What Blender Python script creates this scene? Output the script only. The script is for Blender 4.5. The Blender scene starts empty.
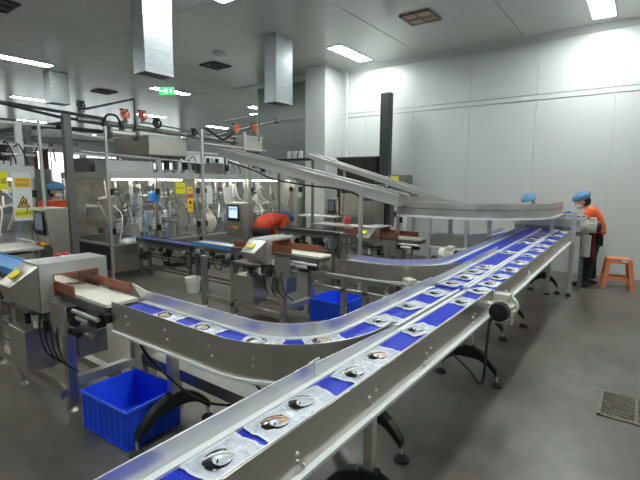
import bpy, bmesh, math, random
from mathutils import Vector, Matrix
PI = math.pi
random.seed(7)
C = bpy.context.scene.collection
SC = bpy.context.scene

# ------------------------------------------------------------------ camera, world, lights, exposure
cam_d = bpy.data.cameras.new('camera'); cam = bpy.data.objects.new('camera', cam_d); C.objects.link(cam)
F_PX, YAW, PITCH, ROLL, CAM_H = 434.0, -0.6364, 0.1340, 0.0074, 1.6
cam_d.sensor_fit = 'HORIZONTAL'; cam_d.sensor_width = 36.0; cam_d.lens = 36.0 * F_PX / 640.0
cam_d.clip_start = 0.02; cam_d.clip_end = 200
fw = Vector((math.sin(YAW)*math.cos(PITCH), math.cos(YAW)*math.cos(PITCH), -math.sin(PITCH)))
rt = Vector((math.cos(YAW), -math.sin(YAW), 0)); up = rt.cross(fw)
rt2 = math.cos(ROLL)*rt + math.sin(ROLL)*up; up2 = -math.sin(ROLL)*rt + math.cos(ROLL)*up
M = Matrix((rt2, up2, -fw)).transposed().to_4x4(); M.translation = Vector((0, 0, CAM_H))
cam.matrix_world = M
SC.camera = cam
w = bpy.data.worlds.new('world'); SC.world = w; w.use_nodes = True
w.node_tree.nodes['Background'].inputs[0].default_value = (0.75, 0.82, 0.85, 1)
w.node_tree.nodes['Background'].inputs[1].default_value = 0.25
SC.view_settings.view_transform = 'Standard'; SC.view_settings.look = 'None'
SC.view_settings.gamma = 1.0; SC.view_settings.use_curve_mapping = False
SC.view_settings.exposure = 1.0
LAMP_STRENGTH = 29.0
# centres (x, y) of the flush ceiling panels (0.3 x 1.2 m)
LAMPS = [(-5.05, 7.85), (-11.25, 4.1), (-11.4, 8.0), (-0.72, 7.85), (-5.05, 4.0), (-11.35, 11.8), (-16.3, 6.2),
         (-0.72, 3.6), (-0.72, 0.0), (-5.05, 0.0), (-11.3, 0.2), (-16.3, 2.0), (-16.3, 10.5), (3.62, 7.85), (3.62, 3.6),
         (-22.4, 8.4), (-26.0, 12.4), (-17.0, 14.5), (-22.4, 17.0), (-13.0, 18.5), (-24, 3), (-12.5, 13.0)]  # last panel is unseen, added to brighten the far left walls

# ------------------------------------------------------------------ materials
MATS = {}
def mat(name, col, rough=0.5, metal=0.0, emit=None, estr=0.0, trans=0.0, alpha=1.0, var=0.0, vscale=4.0,
        rvar=0.0, bump=0.0, bscale=80.0, stretch=None, spec=None, ior=None, coat=0.0):
    if name in MATS: return MATS[name]
    m = bpy.data.materials.new(name); m.use_nodes = True; MATS[name] = m
    nt = m.node_tree; N = nt.nodes; L = nt.links; b = N['Principled BSDF']
    b.inputs['Base Color'].default_value = (*col, 1); b.inputs['Roughness'].default_value = rough
    b.inputs['Metallic'].default_value = metal
    if spec is not None: b.inputs['Specular IOR Level'].default_value = spec
    if ior: b.inputs['IOR'].default_value = ior
    if trans: b.inputs['Transmission Weight'].default_value = trans
    if alpha < 1: b.inputs['Alpha'].default_value = alpha
    if coat: b.inputs['Coat Weight'].default_value = coat
    if emit: b.inputs['Emission Color'].default_value = (*emit, 1); b.inputs['Emission Strength'].default_value = estr
    if var or rvar or bump:
        tc = N.new('ShaderNodeTexCoord'); mp = N.new('ShaderNodeMapping'); L.new(tc.outputs['Object'], mp.inputs[0])
        if stretch: mp.inputs['Scale'].default_value = stretch
    if var or rvar:
        n = N.new('ShaderNodeTexNoise'); n.inputs['Scale'].default_value = vscale; n.inputs['Detail'].default_value = 5
        L.new(mp.outputs[0], n.inputs['Vector'])
        if var:
            r = N.new('ShaderNodeValToRGB'); e = r.color_ramp.elements
            e[0].position = 0.3; e[1].position = 0.7
            e[0].color = (*[max(0, c*(1-var)) for c in col], 1); e[1].color = (*[min(1, c*(1+var)) for c in col], 1)
            L.new(n.outputs[0], r.inputs[0]); L.new(r.outputs[0], b.inputs['Base Color'])
        if rvar:
            mr = N.new('ShaderNodeMapRange'); mr.inputs[1].default_value = .3; mr.inputs[2].default_value = .7
            mr.inputs[3].default_value = max(.02, rough-rvar); mr.inputs[4].default_value = rough+rvar
            L.new(n.outputs[0], mr.inputs[0]); L.new(mr.outputs[0], b.inputs['Roughness'])
    if bump:
        n2 = N.new('ShaderNodeTexNoise'); n2.inputs['Scale'].default_value = bscale; n2.inputs['Detail'].default_value = 3
        L.new(mp.outputs[0], n2.inputs['Vector'])
        bp = N.new('ShaderNodeBump'); bp.inputs['Strength'].default_value = bump; bp.inputs['Distance'].default_value = 0.01
        L.new(n2.outputs[0], bp.inputs['Height']); L.new(bp.outputs[0], b.inputs['Normal'])
    return m

STEEL = mat('brushed_steel', (.60, .575, .52), .30, .95, var=.07, vscale=2.0, rvar=.02, stretch=(1, 1, 10))
STEEL_L = mat('bright_steel', (.70, .70, .685), .42, .85, var=.04, vscale=3, rvar=.02)
STEEL_D = mat('dull_steel', (.25, .25, .235), .45, .8, var=.10, vscale=4, rvar=.03)
GALV = mat('galvanised_steel', (.62, .67, .70), .36, .8, var=.10, vscale=6, rvar=.04, stretch=(1, 1, 4))
DARK = mat('dark_painted_metal', (.055, .06, .065), .45, .3, var=.2, vscale=3)
CHAR = mat('charcoal_panel', (.05, .055, .06), .35, .2, var=.2, vscale=2)
BLACK = mat('black_plastic', (.012, .012, .014), .38)
RUBBER = mat('black_rubber', (.02, .02, .02), .7)
WHITE = mat('white_plastic', (.80, .81, .82), .4, var=.05, vscale=10)
CREAM = mat('cream_belt', (.80, .77, .66), .5, var=.05, vscale=8)
PUMP = mat('cream_enamel', (.66, .65, .57), .4, var=.08, vscale=14, bump=.3, bscale=60)
BLUEP = mat('blue_crate_plastic', (.025, .11, .92), .42, var=.12, vscale=6)
BLUEL = mat('light_blue_rail', (.10, .30, .62), .4)
ORNG = mat('orange_stool_plastic', (.80, .27, .13), .45, var=.08, vscale=6)
GUIDE = mat('orange_brown_guide', (.30, .10, .05), .38, .0, var=.2, vscale=14)
JACK = mat('orange_cloth', (.86, .13, .03), .8, var=.15, vscale=10, bump=.6, bscale=18)
JACK_R = mat('red_orange_cloth', (.70, .08, .03), .8, var=.18, vscale=10, bump=.6, bscale=18)
MAROON = mat('maroon_apron_cloth', (.16, .012, .03), .6, var=.2, vscale=8, bump=.5, bscale=14)
TROUS = mat('black_trousers', (.018, .018, .022), .8, bump=.5, bscale=16)
SKIN = mat('skin', (.62, .36, .26), .5)
HAIR = mat('black_hair', (.015, .012, .01), .6)
CAP = mat('blue_hairnet', (.13, .30, .50), .8, var=.2, vscale=30, bump=.8, bscale=60)
MASKM = mat('face_mask', (.75, .82, .86), .7)
GLOVE = mat('blue_glove', (.08, .25, .55), .5)
RED = mat('red_valve_paint', (.62, .06, .03), .4)
ORV = mat('orange_valve_paint', (.78, .20, .09), .4)
YEL = mat('yellow_sign', (.86, .80, .04), .5)
AMB = mat('amber_sign', (.90, .62, .05), .5)
PAPER = mat('white_sign', (.80, .82, .80), .5)
BRIGHTR = mat('crimson_cap', (.60, .01, .03), .4)
GREENB = mat('exit_green', (.02, .55, .12), .5, emit=(.05, 1, .25), estr=.6)
EXITW = mat('exit_white', (.9, 1, .9), .5, emit=(.8, 1, .85), estr=1)
LAMPM = mat('lamp_diffuser', (.9, .9, .9), .4, emit=(.93, 1.0, .97), estr=LAMP_STRENGTH)
TUBE = mat('enclosure_tube_light', (.9, .9, .85), .4, emit=(1, .96, .80), estr=8.0)
SCREENM = mat('lit_touch_screen', (.3, .4, .55), .2, emit=(.50, .70, 1.0), estr=.55)
SCREEND = mat('dim_touch_screen', (.10, .12, .15), .15, emit=(.35, .40, .48), estr=.06)
GLASS = mat('clear_guard_glass', (.92, .95, .95), .04, 0, alpha=.07, spec=.6)
BACKLIT = mat('bright_window_pane', (.8, .84, .84), .3, emit=(.9, 1, 1), estr=.8)
VENTW = mat('vent_warm_filter', (.85, .60, .44), .6, var=.15, vscale=20)
PVC = mat('grey_pipe', (.30, .32, .32), .4, .3)
BLUEB = mat('blue_bottle', (.03, .25, .70), .25)
BEIGE = mat('beige_bag', (.62, .58, .48), .6, var=.1, vscale=12, bump=.5, bscale=20)
FILM = mat('pouch_film', (.64, .67, .74), .22, .0, var=.12, vscale=26, rvar=.08, bump=.75, bscale=34, coat=.5)
SEAL = mat('pouch_seal', (.68, .70, .75), .32, 0, bump=.5, bscale=90)
SHELL = mat('black_glossy_shell', (.010, .009, .010), .12, coat=.5)
FILLET = mat('pale_fillet', (.62, .64, .64), .25, var=.25, vscale=40, coat=.4)
GREYF = mat('grey_film_window', (.50, .54, .57), .22, 0, var=.2, vscale=50, coat=.5)
FILTAN = mat('tan_fillet', (.62, .40, .28), .28, var=.3, vscale=40, coat=.4)
BRICKR = mat('dark_red_machine', (.16, .03, .035), .45, .1, var=.2, vscale=8)
DRAINM = mat('drain_metal', (.22, .19, .16), .5, .6, var=.3, vscale=20)
DRAIND = mat('drain_dark', (.02, .018, .016), .8)
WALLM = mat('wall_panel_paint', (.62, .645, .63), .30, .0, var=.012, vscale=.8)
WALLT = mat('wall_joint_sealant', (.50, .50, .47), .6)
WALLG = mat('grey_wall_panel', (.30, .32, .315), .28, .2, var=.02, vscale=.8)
BACKP = mat('pale_matt_panel', (.36, .35, .29), .5, .2, var=.35, vscale=5)
CEILM = mat('ceiling_panel_paint', (.60, .615, .59), .18, .0, var=.02, vscale=.5)
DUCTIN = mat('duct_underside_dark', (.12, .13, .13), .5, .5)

def belt_mat():
    m = bpy.data.materials.new('blue_modular_belt'); m.use_nodes = True
    nt = m.node_tree; N = nt.nodes; L = nt.links; b = N['Principled BSDF']
    tc = N.new('ShaderNodeTexCoord'); br = N.new('ShaderNodeTexBrick')
    L.new(tc.outputs['Object'], br.inputs['Vector'])
    br.inputs['Scale'].default_value = 52; br.inputs['Mortar Size'].default_value = .10; br.inputs['Mortar Smooth'].default_value = .4
    br.inputs['Brick Width'].default_value = .8; br.inputs['Row Height'].default_value = .5
    br.inputs['Color1'].default_value = (.014, .050, .84, 1); br.inputs['Color2'].default_value = (.018, .062, .92, 1)
    br.inputs['Mortar'].default_value = (.004, .014, .30, 1)
    L.new(br.outputs['Color'], b.inputs['Base Color'])
    b.inputs['Roughness'].default_value = .42
    bp = N.new('ShaderNodeBump'); bp.inputs['Strength'].default_value = .8; bp.inputs['Distance'].default_value = .004; bp.invert = True
    L.new(br.outputs['Fac'], bp.inputs['Height']); L.new(bp.outputs[0], b.inputs['Normal'])
    return m
BELT = belt_mat()

def floor_mat():
    m = bpy.data.materials.new('worn_concrete_floor'); m.use_nodes = True
    nt = m.node_tree; N = nt.nodes; L = nt.links; b = N['Principled BSDF']
    tc = N.new('ShaderNodeTexCoord')
    n1 = N.new('ShaderNodeTexNoise'); n1.inputs['Scale'].default_value = .9; n1.inputs['Detail'].default_value = 8; n1.inputs['Roughness'].default_value = .65
    n2 = N.new('ShaderNodeTexNoise'); n2.inputs['Scale'].default_value = 7; n2.inputs['Detail'].default_value = 8; n2.inputs['Roughness'].default_value = .7
    L.new(tc.outputs['Object'], n1.inputs['Vector']); L.new(tc.outputs['Object'], n2.inputs['Vector'])
    r = N.new('ShaderNodeValToRGB'); e = r.color_ramp.elements
    e[0].position = .32; e[0].color = (.078, .070, .056, 1); e[1].position = .68; e[1].color = (.185, .176, .150, 1)
    L.new(n1.outputs[0], r.inputs[0])
    r2 = N.new('ShaderNodeValToRGB'); e = r2.color_ramp.elements
    e[0].position = .3; e[0].color = (.74, .74, .74, 1); e[1].position = .7; e[1].color = (1.15, 1.15, 1.15, 1)
    L.new(n2.outputs[0], r2.inputs[0])
    mx = N.new('ShaderNodeMix'); mx.data_type = 'RGBA'; mx.blend_type = 'MULTIPLY'; mx.inputs[0].default_value = 1
    L.new(r.outputs[0], mx.inputs[6]); L.new(r2.outputs[0], mx.inputs[7]); L.new(mx.outputs[2], b.inputs['Base Color'])
    mr = N.new('ShaderNodeMapRange'); mr.inputs[1].default_value = .1; mr.inputs[2].default_value = .9
    mr.inputs[3].default_value = .26; mr.inputs[4].default_value = .42
    L.new(n1.outputs[0], mr.inputs[0]); L.new(mr.outputs[0], b.inputs['Roughness'])
    bp = N.new('ShaderNodeBump'); bp.inputs['Strength'].default_value = .15; bp.inputs['Distance'].default_value = .01
    L.new(n2.outputs[0], bp.inputs['Height']); L.new(bp.outputs[0], b.inputs['Normal'])
    return m
FLOORM = floor_mat()

# ------------------------------------------------------------------ mesh helpers
def BM(): return bmesh.new()
def _quad(bm, vs):
    try: return bm.faces.new(vs)
    except ValueError: return None
def hexa(bm, p):   # 8 points: bottom 4 ccw, top 4 ccw
    v = [bm.verts.new(q) for q in p]
    for f in ((3,2,1,0),(4,5,6,7),(0,1,5,4),(1,2,6,5),(2,3,7,6),(3,0,4,7)): _quad(bm, [v[i] for i in f])
def box(bm, x0, x1, y0, y1, z0, z1):
    hexa(bm, [(x0,y0,z0),(x1,y0,z0),(x1,y1,z0),(x0,y1,z0),(x0,y0,z1),(x1,y0,z1),(x1,y1,z1),(x0,y1,z1)])
def cbox(bm, c, s, rz=0.0):
    x, y, z = s[0]/2, s[1]/2, s[2]/2; co, si = math.cos(rz), math.sin(rz)
    hexa(bm, [(c[0]+a*co-b*si, c[1]+a*si+b*co, c[2]+d) for a, b, d in
              ((-x,-y,-z),(x,-y,-z),(x,y,-z),(-x,y,-z),(-x,-y,z),(x,-y,z),(x,y,z),(-x,y,z))])
def frame_axes(d):
    d = Vector(d).normalized(); u = Vector((0,0,1))
    if abs(d.z) > .97: u = Vector((0,1,0))
    a = d.cross(u).normalized(); return d, a, a.cross(d).normalized()
def cyl(bm, p0, p1, r0, r1=None, n=12, cap=True):
    r1 = r0 if r1 is None else r1
    p0, p1 = Vector(p0), Vector(p1); d, a, b = frame_axes(p1-p0)
    A = [bm.verts.new(p0+(a*math.cos(2*PI*i/n)+b*math.sin(2*PI*i/n))*r0) for i in range(n)]
    B = [bm.verts.new(p1+(a*math.cos(2*PI*i/n)+b*math.sin(2*PI*i/n))*r1) for i in range(n)]
    for i in range(n): _quad(bm, [A[i], A[(i+1)%n], B[(i+1)%n], B[i]])
    if cap: _quad(bm, A[::-1]); _quad(bm, B)
def beam(bm, p0, p1, w_, h_):
    p0, p1 = Vector(p0), Vector(p1); d, a, b = frame_axes(p1-p0)
    P = []
    for p in (p0, p1): P.append([p+a*w_/2*s+b*h_/2*t for s, t in ((-1,-1),(1,-1),(1,1),(-1,1))])
    v = [[bm.verts.new(q) for q in r] for r in P]
    for i in range(4): _quad(bm, [v[0][i], v[0][(i+1)%4], v[1][(i+1)%4], v[1][i]])
    _quad(bm, v[0][::-1]); _quad(bm, v[1])
def tube(bm, pts, r, n=8, smooth=True):
    pts = [Vector(p) for p in pts]
    if smooth and len(pts) > 2:
        out = []
        for i in range(len(pts)-1):
            q0 = pts[max(i-1,0)]; q1 = pts[i]; q2 = pts[i+1]; q3 = pts[min(i+2,len(pts)-1)]
            for k in range(5):
                t = k/5
                out.append(.5*((2*q1)+(q2-q0)*t+(2*q0-5*q1+4*q2-q3)*t*t+(3*q1-q0-3*q2+q3)*t**3))
        out.append(pts[-1]); pts = out
    rings = []; ref = None
    for i, p in enumerate(pts):
        d = (pts[min(i+1,len(pts)-1)]-pts[max(i-1,0)]).normalized()
        if ref is None: _, a, _ = frame_axes(d)
        else: a = (ref-d*ref.dot(d)).normalized()
        ref = a; b = d.cross(a)
        rr = r[min(i*len(r)//len(pts), len(r)-1)] if isinstance(r, (list, tuple)) else r
        rings.append([bm.verts.new(p+(a*math.cos(2*PI*k/n)+b*math.sin(2*PI*k/n))*rr) for k in range(n)])
    for i in range(len(rings)-1):
        for k in range(n): _quad(bm, [rings[i][k], rings[i][(k+1)%n], rings[i+1][(k+1)%n], rings[i+1][k]])
    _quad(bm, rings[0][::-1]); _quad(bm, rings[-1])
def lathe(bm, prof, c=(0,0,0), n=20):
    rings = []
    for r, z in prof:
        rings.append([bm.verts.new((c[0]+r*math.cos(2*PI*k/n), c[1]+r*math.sin(2*PI*k/n), c[2]+z)) for k in range(n)])
    for i in range(len(rings)-1):
        for k in range(n): _quad(bm, [rings[i][k], rings[i][(k+1)%n], rings[i+1][(k+1)%n], rings[i+1][k]])
    _quad(bm, rings[0][::-1]); _quad(bm, rings[-1])
def torus(bm, c, axis, R, r, n=18, m=6):
    c = Vector(c); d, a, b = frame_axes(axis); rings = []
    for i in range(n):
        t = 2*PI*i/n; rad = a*math.cos(t)+b*math.sin(t)
        rings.append([bm.verts.new(c+rad*(R+r*math.cos(2*PI*k/m))+d*r*math.sin(2*PI*k/m)) for k in range(m)])
    for i in range(n):
        for k in range(m): _quad(bm, [rings[i][k], rings[(i+1)%n][k], rings[(i+1)%n][(k+1)%m], rings[i][(k+1)%m]])
def prism(bm, poly, axis, a0, a1):
    """poly: 2D points; extruded along axis 'x','y' or 'z' from a0 to a1"""
    def P(u, v, t): return {'x': (t,u,v), 'y': (u,t,v), 'z': (u,v,t)}[axis]
    A = [bm.verts.new(P(u, v, a0)) for u, v in poly]; B = [bm.verts.new(P(u, v, a1)) for u, v in poly]
    n = len(poly)
    for i in range(n): _quad(bm, [A[i], A[(i+1)%n], B[(i+1)%n], B[i]])
    _quad(bm, A[::-1]); _quad(bm, B)
def ellipsoid(bm, c, r, seg=16, rings=10, rot=None):
    mtx = Matrix.Translation(Vector(c)) @ (rot.to_4x4() if rot else Matrix.Identity(4)) @ Matrix.Diagonal((*r, 1))
    bmesh.ops.create_uvsphere(bm, u_segments=seg, v_segments=rings, radius=1, matrix=mtx)
def sweep(bm, path, off, w_, z0, z1, lift=None):
    """rectangle wide w_ centred at lateral offset off (positive = right of travel), from z0 to z1 above lift(y)"""
    P = [Vector((p[0], p[1])) for p in path]; rings = []
    for i, p in enumerate(P):
        d = (P[min(i+1,len(P)-1)]-P[max(i-1,0)]).normalized(); nr = Vector((d.y, -d.x))
        dz = lift(p.x, p.y) if lift else 0
        a = p+nr*(off-w_/2); b = p+nr*(off+w_/2)
        rings.append([bm.verts.new(q) for q in ((a.x,a.y,z0+dz),(b.x,b.y,z0+dz),(b.x,b.y,z1+dz),(a.x,a.y,z1+dz))])
    for i in range(len(rings)-1):
        for k in range(4): _quad(bm, [rings[i][k], rings[i][(k+1)%4], rings[i+1][(k+1)%4], rings[i+1][k]])
    _quad(bm, rings[0][::-1]); _quad(bm, rings[-1])

CNT = {}
def obj(name, bm, m, parent=None, smooth=False, bevel=0.0, label=None):
    bmesh.ops.recalc_face_normals(bm, faces=bm.faces[:])
    me = bpy.data.meshes.new(name); bm.to_mesh(me); bm.free()
    o = bpy.data.objects.new(name, me); C.objects.link(o)
    for x in (m if isinstance(m, (list, tuple)) else [m]): me.materials.append(x)
    if smooth:
        me.polygons.foreach_set('use_smooth', [True]*len(me.polygons))
        try: me.set_sharp_from_angle(angle=math.radians(40))
        except Exception: pass
    if bevel:
        bv = o.modifiers.new('bevel', 'BEVEL'); bv.width = bevel; bv.segments = 2; bv.limit_method = 'ANGLE'
    if parent:
        o.parent = parent
        pw = Vector((0,0,0)); q = parent
        o.matrix_parent_inverse = parent_world(parent).inverted()
    if label: o['label'] = label
    return o
def parent_world(p):
    m = Matrix.Identity(4); q = p
    while q:
        m = q.matrix_parent_inverse @ q.matrix_basis if q.parent else q.matrix_basis.copy()
        if q.parent: return parent_world(q.parent) @ m
        q = None
    return m
def thing(name, label, cat, loc=(0,0,0), group=None):
    o = bpy.data.objects.new(name, None); C.objects.link(o); o.location = loc; o.empty_display_size = .1
    o['label'] = label; o['category'] = cat
    if group: o['group'] = group
    return o
def tag(o, label, cat, group=None, kind=None):
    if label: o['label'] = label
    if cat: o['category'] = cat
    if group: o['group'] = group
    if kind: o['kind'] = kind
    return o
def struct(name, bm, m, parent=None, **k):
    o = obj(name, bm, m, parent, **k)
    if not parent: o['kind'] = 'structure'
    return o
def pbox(name, m, parent, *b, bevel=0.0, label=None):
    bm = BM(); box(bm, *b); return obj(name, bm, m, parent, bevel=bevel, label=label)
def tree_copy(root, loc, rz=0.0, label=None):
    r = root.copy(); C.objects.link(r); r.location = loc; r.rotation_euler = (0, 0, rz)
    if label: r['label'] = label
    for ch in root.children:
        c = ch.copy(); C.objects.link(c); c.parent = r
        for g in ch.children:
            d = g.copy(); C.objects.link(d); d.parent = c
    return r

# ------------------------------------------------------------------ the room
CEIL = 4.2; YB = 8.9
def panelled(name, kindname, mt, umin, umax, step, plane, seams):
    pass
bm = BM(); box(bm, -30, 7, -4, 22, -.12, 0); floor = struct('floor', bm, FLOORM)
bm = BM(); box(bm, -30, 7, -4, 22, CEIL+.02, CEIL+.15); ceiling = struct('ceiling', bm, WALLT)
# ceiling panels: strips along Y, split at the cross joint Y = 4.45
def cpanel(x0, x1, y0, y1):
    pbox('ceiling_panel', CEILM, ceiling, x0+.005, x1-.005, y0+.005, y1-.005, CEIL-.0, CEIL+.03)
xs = [-3.9+1.95*k for k in range(-14, 6)]
xs = [x for x in xs if -30 < x < 6] ; xs = [-30]+xs+[7]
for i in range(len(xs)-1):
    for y0, y1 in ((-4, .1), (.1, 4.45), (4.45, YB if xs[i+1] > -8.6 else 8.8)):
        cpanel(xs[i], xs[i+1], y0, y1)
    if xs[i] < -8.7: cpanel(xs[i], min(xs[i+1], -8.66), 8.8, 15); cpanel(xs[i], min(xs[i+1], -8.66), 15, 22)

wall_back = struct('wall_back', (lambda b: (box(b, -8.7, 7, YB+.02, YB+.12, 0, CEIL+.02), b)[1])(BM()), WALLT)
px = [-8.7, -7.5, -6.3, -5.3, -4.1, -2.9, -1.7, -.5, .7, 1.9, 3.1, 4.3, 5.5, 7.0]
for i in range(len(px)-1):
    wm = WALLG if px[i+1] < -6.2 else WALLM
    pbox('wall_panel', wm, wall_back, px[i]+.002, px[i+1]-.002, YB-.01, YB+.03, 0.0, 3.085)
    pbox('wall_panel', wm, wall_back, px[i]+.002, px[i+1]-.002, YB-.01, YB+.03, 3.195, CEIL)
pbox('joint_strip', WALLM, wall_back, -6.3, 7, YB-.016, YB+.03, 3.10, 3.18)
for k, (a, b_) in enumerate(((-5.0, -4.86), (-1.95, -1.80), (-3.6, -3.5))):
    pbox('sealant_patch', WHITE, wall_back, a, b_, YB-.02, YB-.01, 3.12+.01*k, 3.165)
# ceiling cove above the back wall
bm = BM(); prism(bm, [(YB-.16, CEIL), (YB-.01, CEIL-.10), (YB+.01, CEIL-.10), (YB+.01, CEIL+.01), (YB-.16, CEIL+.01)], 'x', -8.7, 7)
struct('trim_1', bm, WALLM)
# boxed column against the back wall and the pipe in the corner
bm = BM(); box(bm, -6.55, -5.98, 8.25, YB-.012, 0, CEIL); struct('trim_2', bm, mat('column_paint', (.66, .68, .66), .35))
bm = BM(); cyl(bm, (-5.78, YB-.06, 0), (-5.78, YB-.06, CEIL), .03); o = obj('drain_pipe', bm, WALLM, smooth=True)
tag(o, 'slim pale pipe running up the wall beside the boxed column', 'pipe')
bm = BM(); box(bm, -8.8, -8.7, YB+.02, 22, 0, CEIL+.02); struct('wall_back_return', bm, WALLM)
bm = BM(); box(bm, -30, -8.7, 22, 22.1, 0, CEIL+.02); struct('wall_back_left', bm, WALLM)
bm = BM(); box(bm, -30.1, -30, -4, 22, 0, CEIL+.02); struct('wall_left', bm, WALLM)
bm = BM(); box(bm, 7, 7.1, -4, YB+.1, 0, CEIL+.02); struct('wall_right', bm, WALLM)
bm = BM(); box(bm, -30, 7, -4.1, -4, 0, CEIL+.02); struct('wall_front', bm, WALLM)

# ceiling fittings
lamp_lab = {0: 'flush white ceiling light panel nearest the boxed column', 1: 'bright ceiling light panel at the left edge above the hanging duct',
            2: 'ceiling light panel right behind the green exit sign', 3: 'ceiling light panel above the back wall at the upper right',
            4: 'ceiling light panel at the top edge between two hanging ducts', 5: 'small distant ceiling light panel just left of the right hanging duct',
            6: 'distant dim ceiling light panel at the far left'}
lb = BM(); box(lb, -.17, .17, -.62, .62, -.012, .004); proto = None
for i, (x, y) in enumerate(LAMPS):
    t = thing('ceiling_light', lamp_lab.get(i, 'ceiling light panel out of view or lost in the far distance'), 'light', (x, y, CEIL), 'flush ceiling light panels')
    if i == 0:
        fm = BM()
        for b_ in ((-.17,.17,-.62,-.60),(-.17,.17,.60,.62),(-.17,-.15,-.60,.60),(.15,.17,-.60,.60)): box(fm, b_[0], b_[1], b_[2], b_[3], -.014, .004)
        fr = obj('light_frame', fm, WHITE); fr.parent = t
        dm = BM(); box(dm, -.15, .15, -.60, .60, -.010, .002); df = obj('diffuser', dm, LAMPM); df.parent = t
        me_f, me_d = fr.data, df.data
    else:
        for nm, me in (('light_frame', me_f), ('diffuser', me_d)):
            c = bpy.data.objects.new(nm, me); C.objects.link(c); c.parent = t
lb.free()
def vent(x, y, sx, sy, warm, label):
    t = thing('air_vent', label, 'vent', (x, y, CEIL))
    bm = BM(); X0, X1, Y0, Y1 = x-sx/2, x+sx/2, y-sy/2, y+sy/2; z0, z1 = CEIL-.03, CEIL-.001
    for b_ in ((X0,X1,Y0,Y0+.03),(X0,X1,Y1-.03,Y1),(X0,X0+.03,Y0,Y1),(X1-.03,X1,Y0,Y1),(X0,X1,y-.012,y+.012),(x-.012,x+.012,Y0,Y1)):
        box(bm, *b_, z0, z1)
    obj('vent_frame', bm, STEEL_D if warm else DARK, t)
    pbox('vent_filter', VENTW if warm else CHAR, t, X0+.03, X1-.03, Y0+.03, Y1-.03, CEIL-.008, CEIL-.001)
    for k in range(8):
        yy = Y0+.05+(sy-.1)*k/7
        bm = BM(); beam(bm, (X0+.03, yy, CEIL-.018), (X1-.03, yy, CEIL-.018), .022, .003)
        obj('louvre', bm, VENTW if warm else DARK, t)
vent(-3.08, 6.8, .5, .5, True, 'square ceiling air vent with warm beige filter above the back wall')
vent(-8.05, 6.85, .5, .5, False, 'dark ceiling air vent between the two hanging ducts')
vent(-13.1, 6.9, .55, .55, False, 'dark distant ceiling air vent left of the near hanging duct')
vent(-8.0, 2.6, .55, .55, False, 'dark ceiling air vent cut off by the top left corner')
bm = BM(); lathe(bm, [(.13, 0), (.13, -.02), (.10, -.05), (.04, -.065), (.01, -.066)], (-7.24, 6.27, CEIL))
tag(obj('smoke_detector', bm, WHITE, smooth=True), 'small white round smoke detector on the ceiling beside the dark vent', 'detector')

def duct(x0, x1, y0, y1, zb, label):
    t = thing('hanging_duct', label, 'duct', ((x0+x1)/2, (y0+y1)/2, zb))
    zs = [zb]
    while zs[-1] < CEIL-.02: zs.append(min(CEIL-.001, zs[-1]+.30))
    for a, b_ in zip(zs[:-1], zs[1:]):
        if b_-a < .01: continue
        bm = BM(); T = .004
        box(bm, x0, x1, y0, y0+T, a+.002, b_-.002); box(bm, x0, x1, y1-T, y1, a+.002, b_-.002)
        box(bm, x0, x0+T, y0, y1, a+.002, b_-.002); box(bm, x1-T, x1, y0, y1, a+.002, b_-.002)
        obj('duct_section', bm, GALV, t)
        bm = BM()
        for q in ((x0-.004,x1+.004,y0-.004,y0), (x0-.004,x1+.004,y1,y1+.004), (x0-.004,x0,y0,y1), (x1,x1+.004,y0,y1)): box(bm, *q, a-.003, a+.006)
        obj('joint_seam', bm, STEEL_L, t)
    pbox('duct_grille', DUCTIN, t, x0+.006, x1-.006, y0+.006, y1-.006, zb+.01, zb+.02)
duct(-5.71, -5.43, 3.43, 3.87, 3.035, 'large near hanging galvanised duct at the top, left of centre')
duct(-5.71, -5.43, 5.99, 6.45, 3.02, 'hanging galvanised duct just left of the boxed column')
duct(-12.05, -11.7, 4.85, 5.28, 3.46, 'distant hanging galvanised duct at the far left')
# exit sign on a stem
t = thing('exit_sign', 'green lit running man exit sign hanging from the ceiling', 'sign', (-8.84, 6.1, 3.6))
sa = .55
def ebox(name, m, c, s): b_ = BM(); cbox(b_, c, s, sa); return obj(name, b_, m, t)
ebox('sign_box', GREENB, (-8.84, 6.1, 3.6), (.34, .035, .16))
bm = BM()
for u, v, su, sv, in ((-.02,.045,.025,.025),(-.02,.01,.03,.05),(.012,-.03,.016,.05),(-.05,-.03,.016,.05),(.012,.015,.045,.014),(-.052,.015,.035,.014),(.10,0,.04,.09),(-.12,.0,.05,.02)):
    cbox(bm, (-8.84+u*math.cos(sa)+.019*math.sin(sa), 6.1+u*math.sin(sa)-.019*math.cos(sa), 3.6+v), (su, .006, sv), sa)
obj('running_man', bm, EXITW, t)
bm = BM(); cyl(bm, (-8.84, 6.1, 3.68), (-8.84, 6.1, CEIL-.001), .01); obj('hanging_stem', bm, STEEL_D, t)

# floor drain at the right
t = thing('floor_drain', 'rusty slotted drain grate set in the floor at the lower right', 'drain', (.1, 3.65, 0))
DX0, DX1, DY0, DY1 = -.13, .55, 3.44, 3.88
bm = BM()
for b_ in ((DX0,DX1,DY0,DY0+.02),(DX0,DX1,DY1-.02,DY1),(DX0,DX0+.02,DY0,DY1),(DX1-.02,DX1,DY0,DY1)): box(bm, *b_, .0005, .010)
obj('drain_frame', bm, DRAINM, t)
pbox('drain_pit', DRAIND, t, DX0+.02, DX1-.02, DY0+.02, DY1-.02, .0005, .002)
for sec in range(3):
    a = DX0+.025+sec*.215
    for k in range(11):
        y = DY0+.04+k*.036
        pbox('drain_bar', DRAINM, t, a, a+.20, y-.007, y+.007, .002, .009)
pbox('cross_bar', DRAINM, t, DX0+.215, DX0+.235, DY0+.02, DY1-.02, .002, .010)
pbox('cross_bar', DRAINM, t, DX0+.43, DX0+.45, DY0+.02, DY1-.02, .002, .010)

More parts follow.
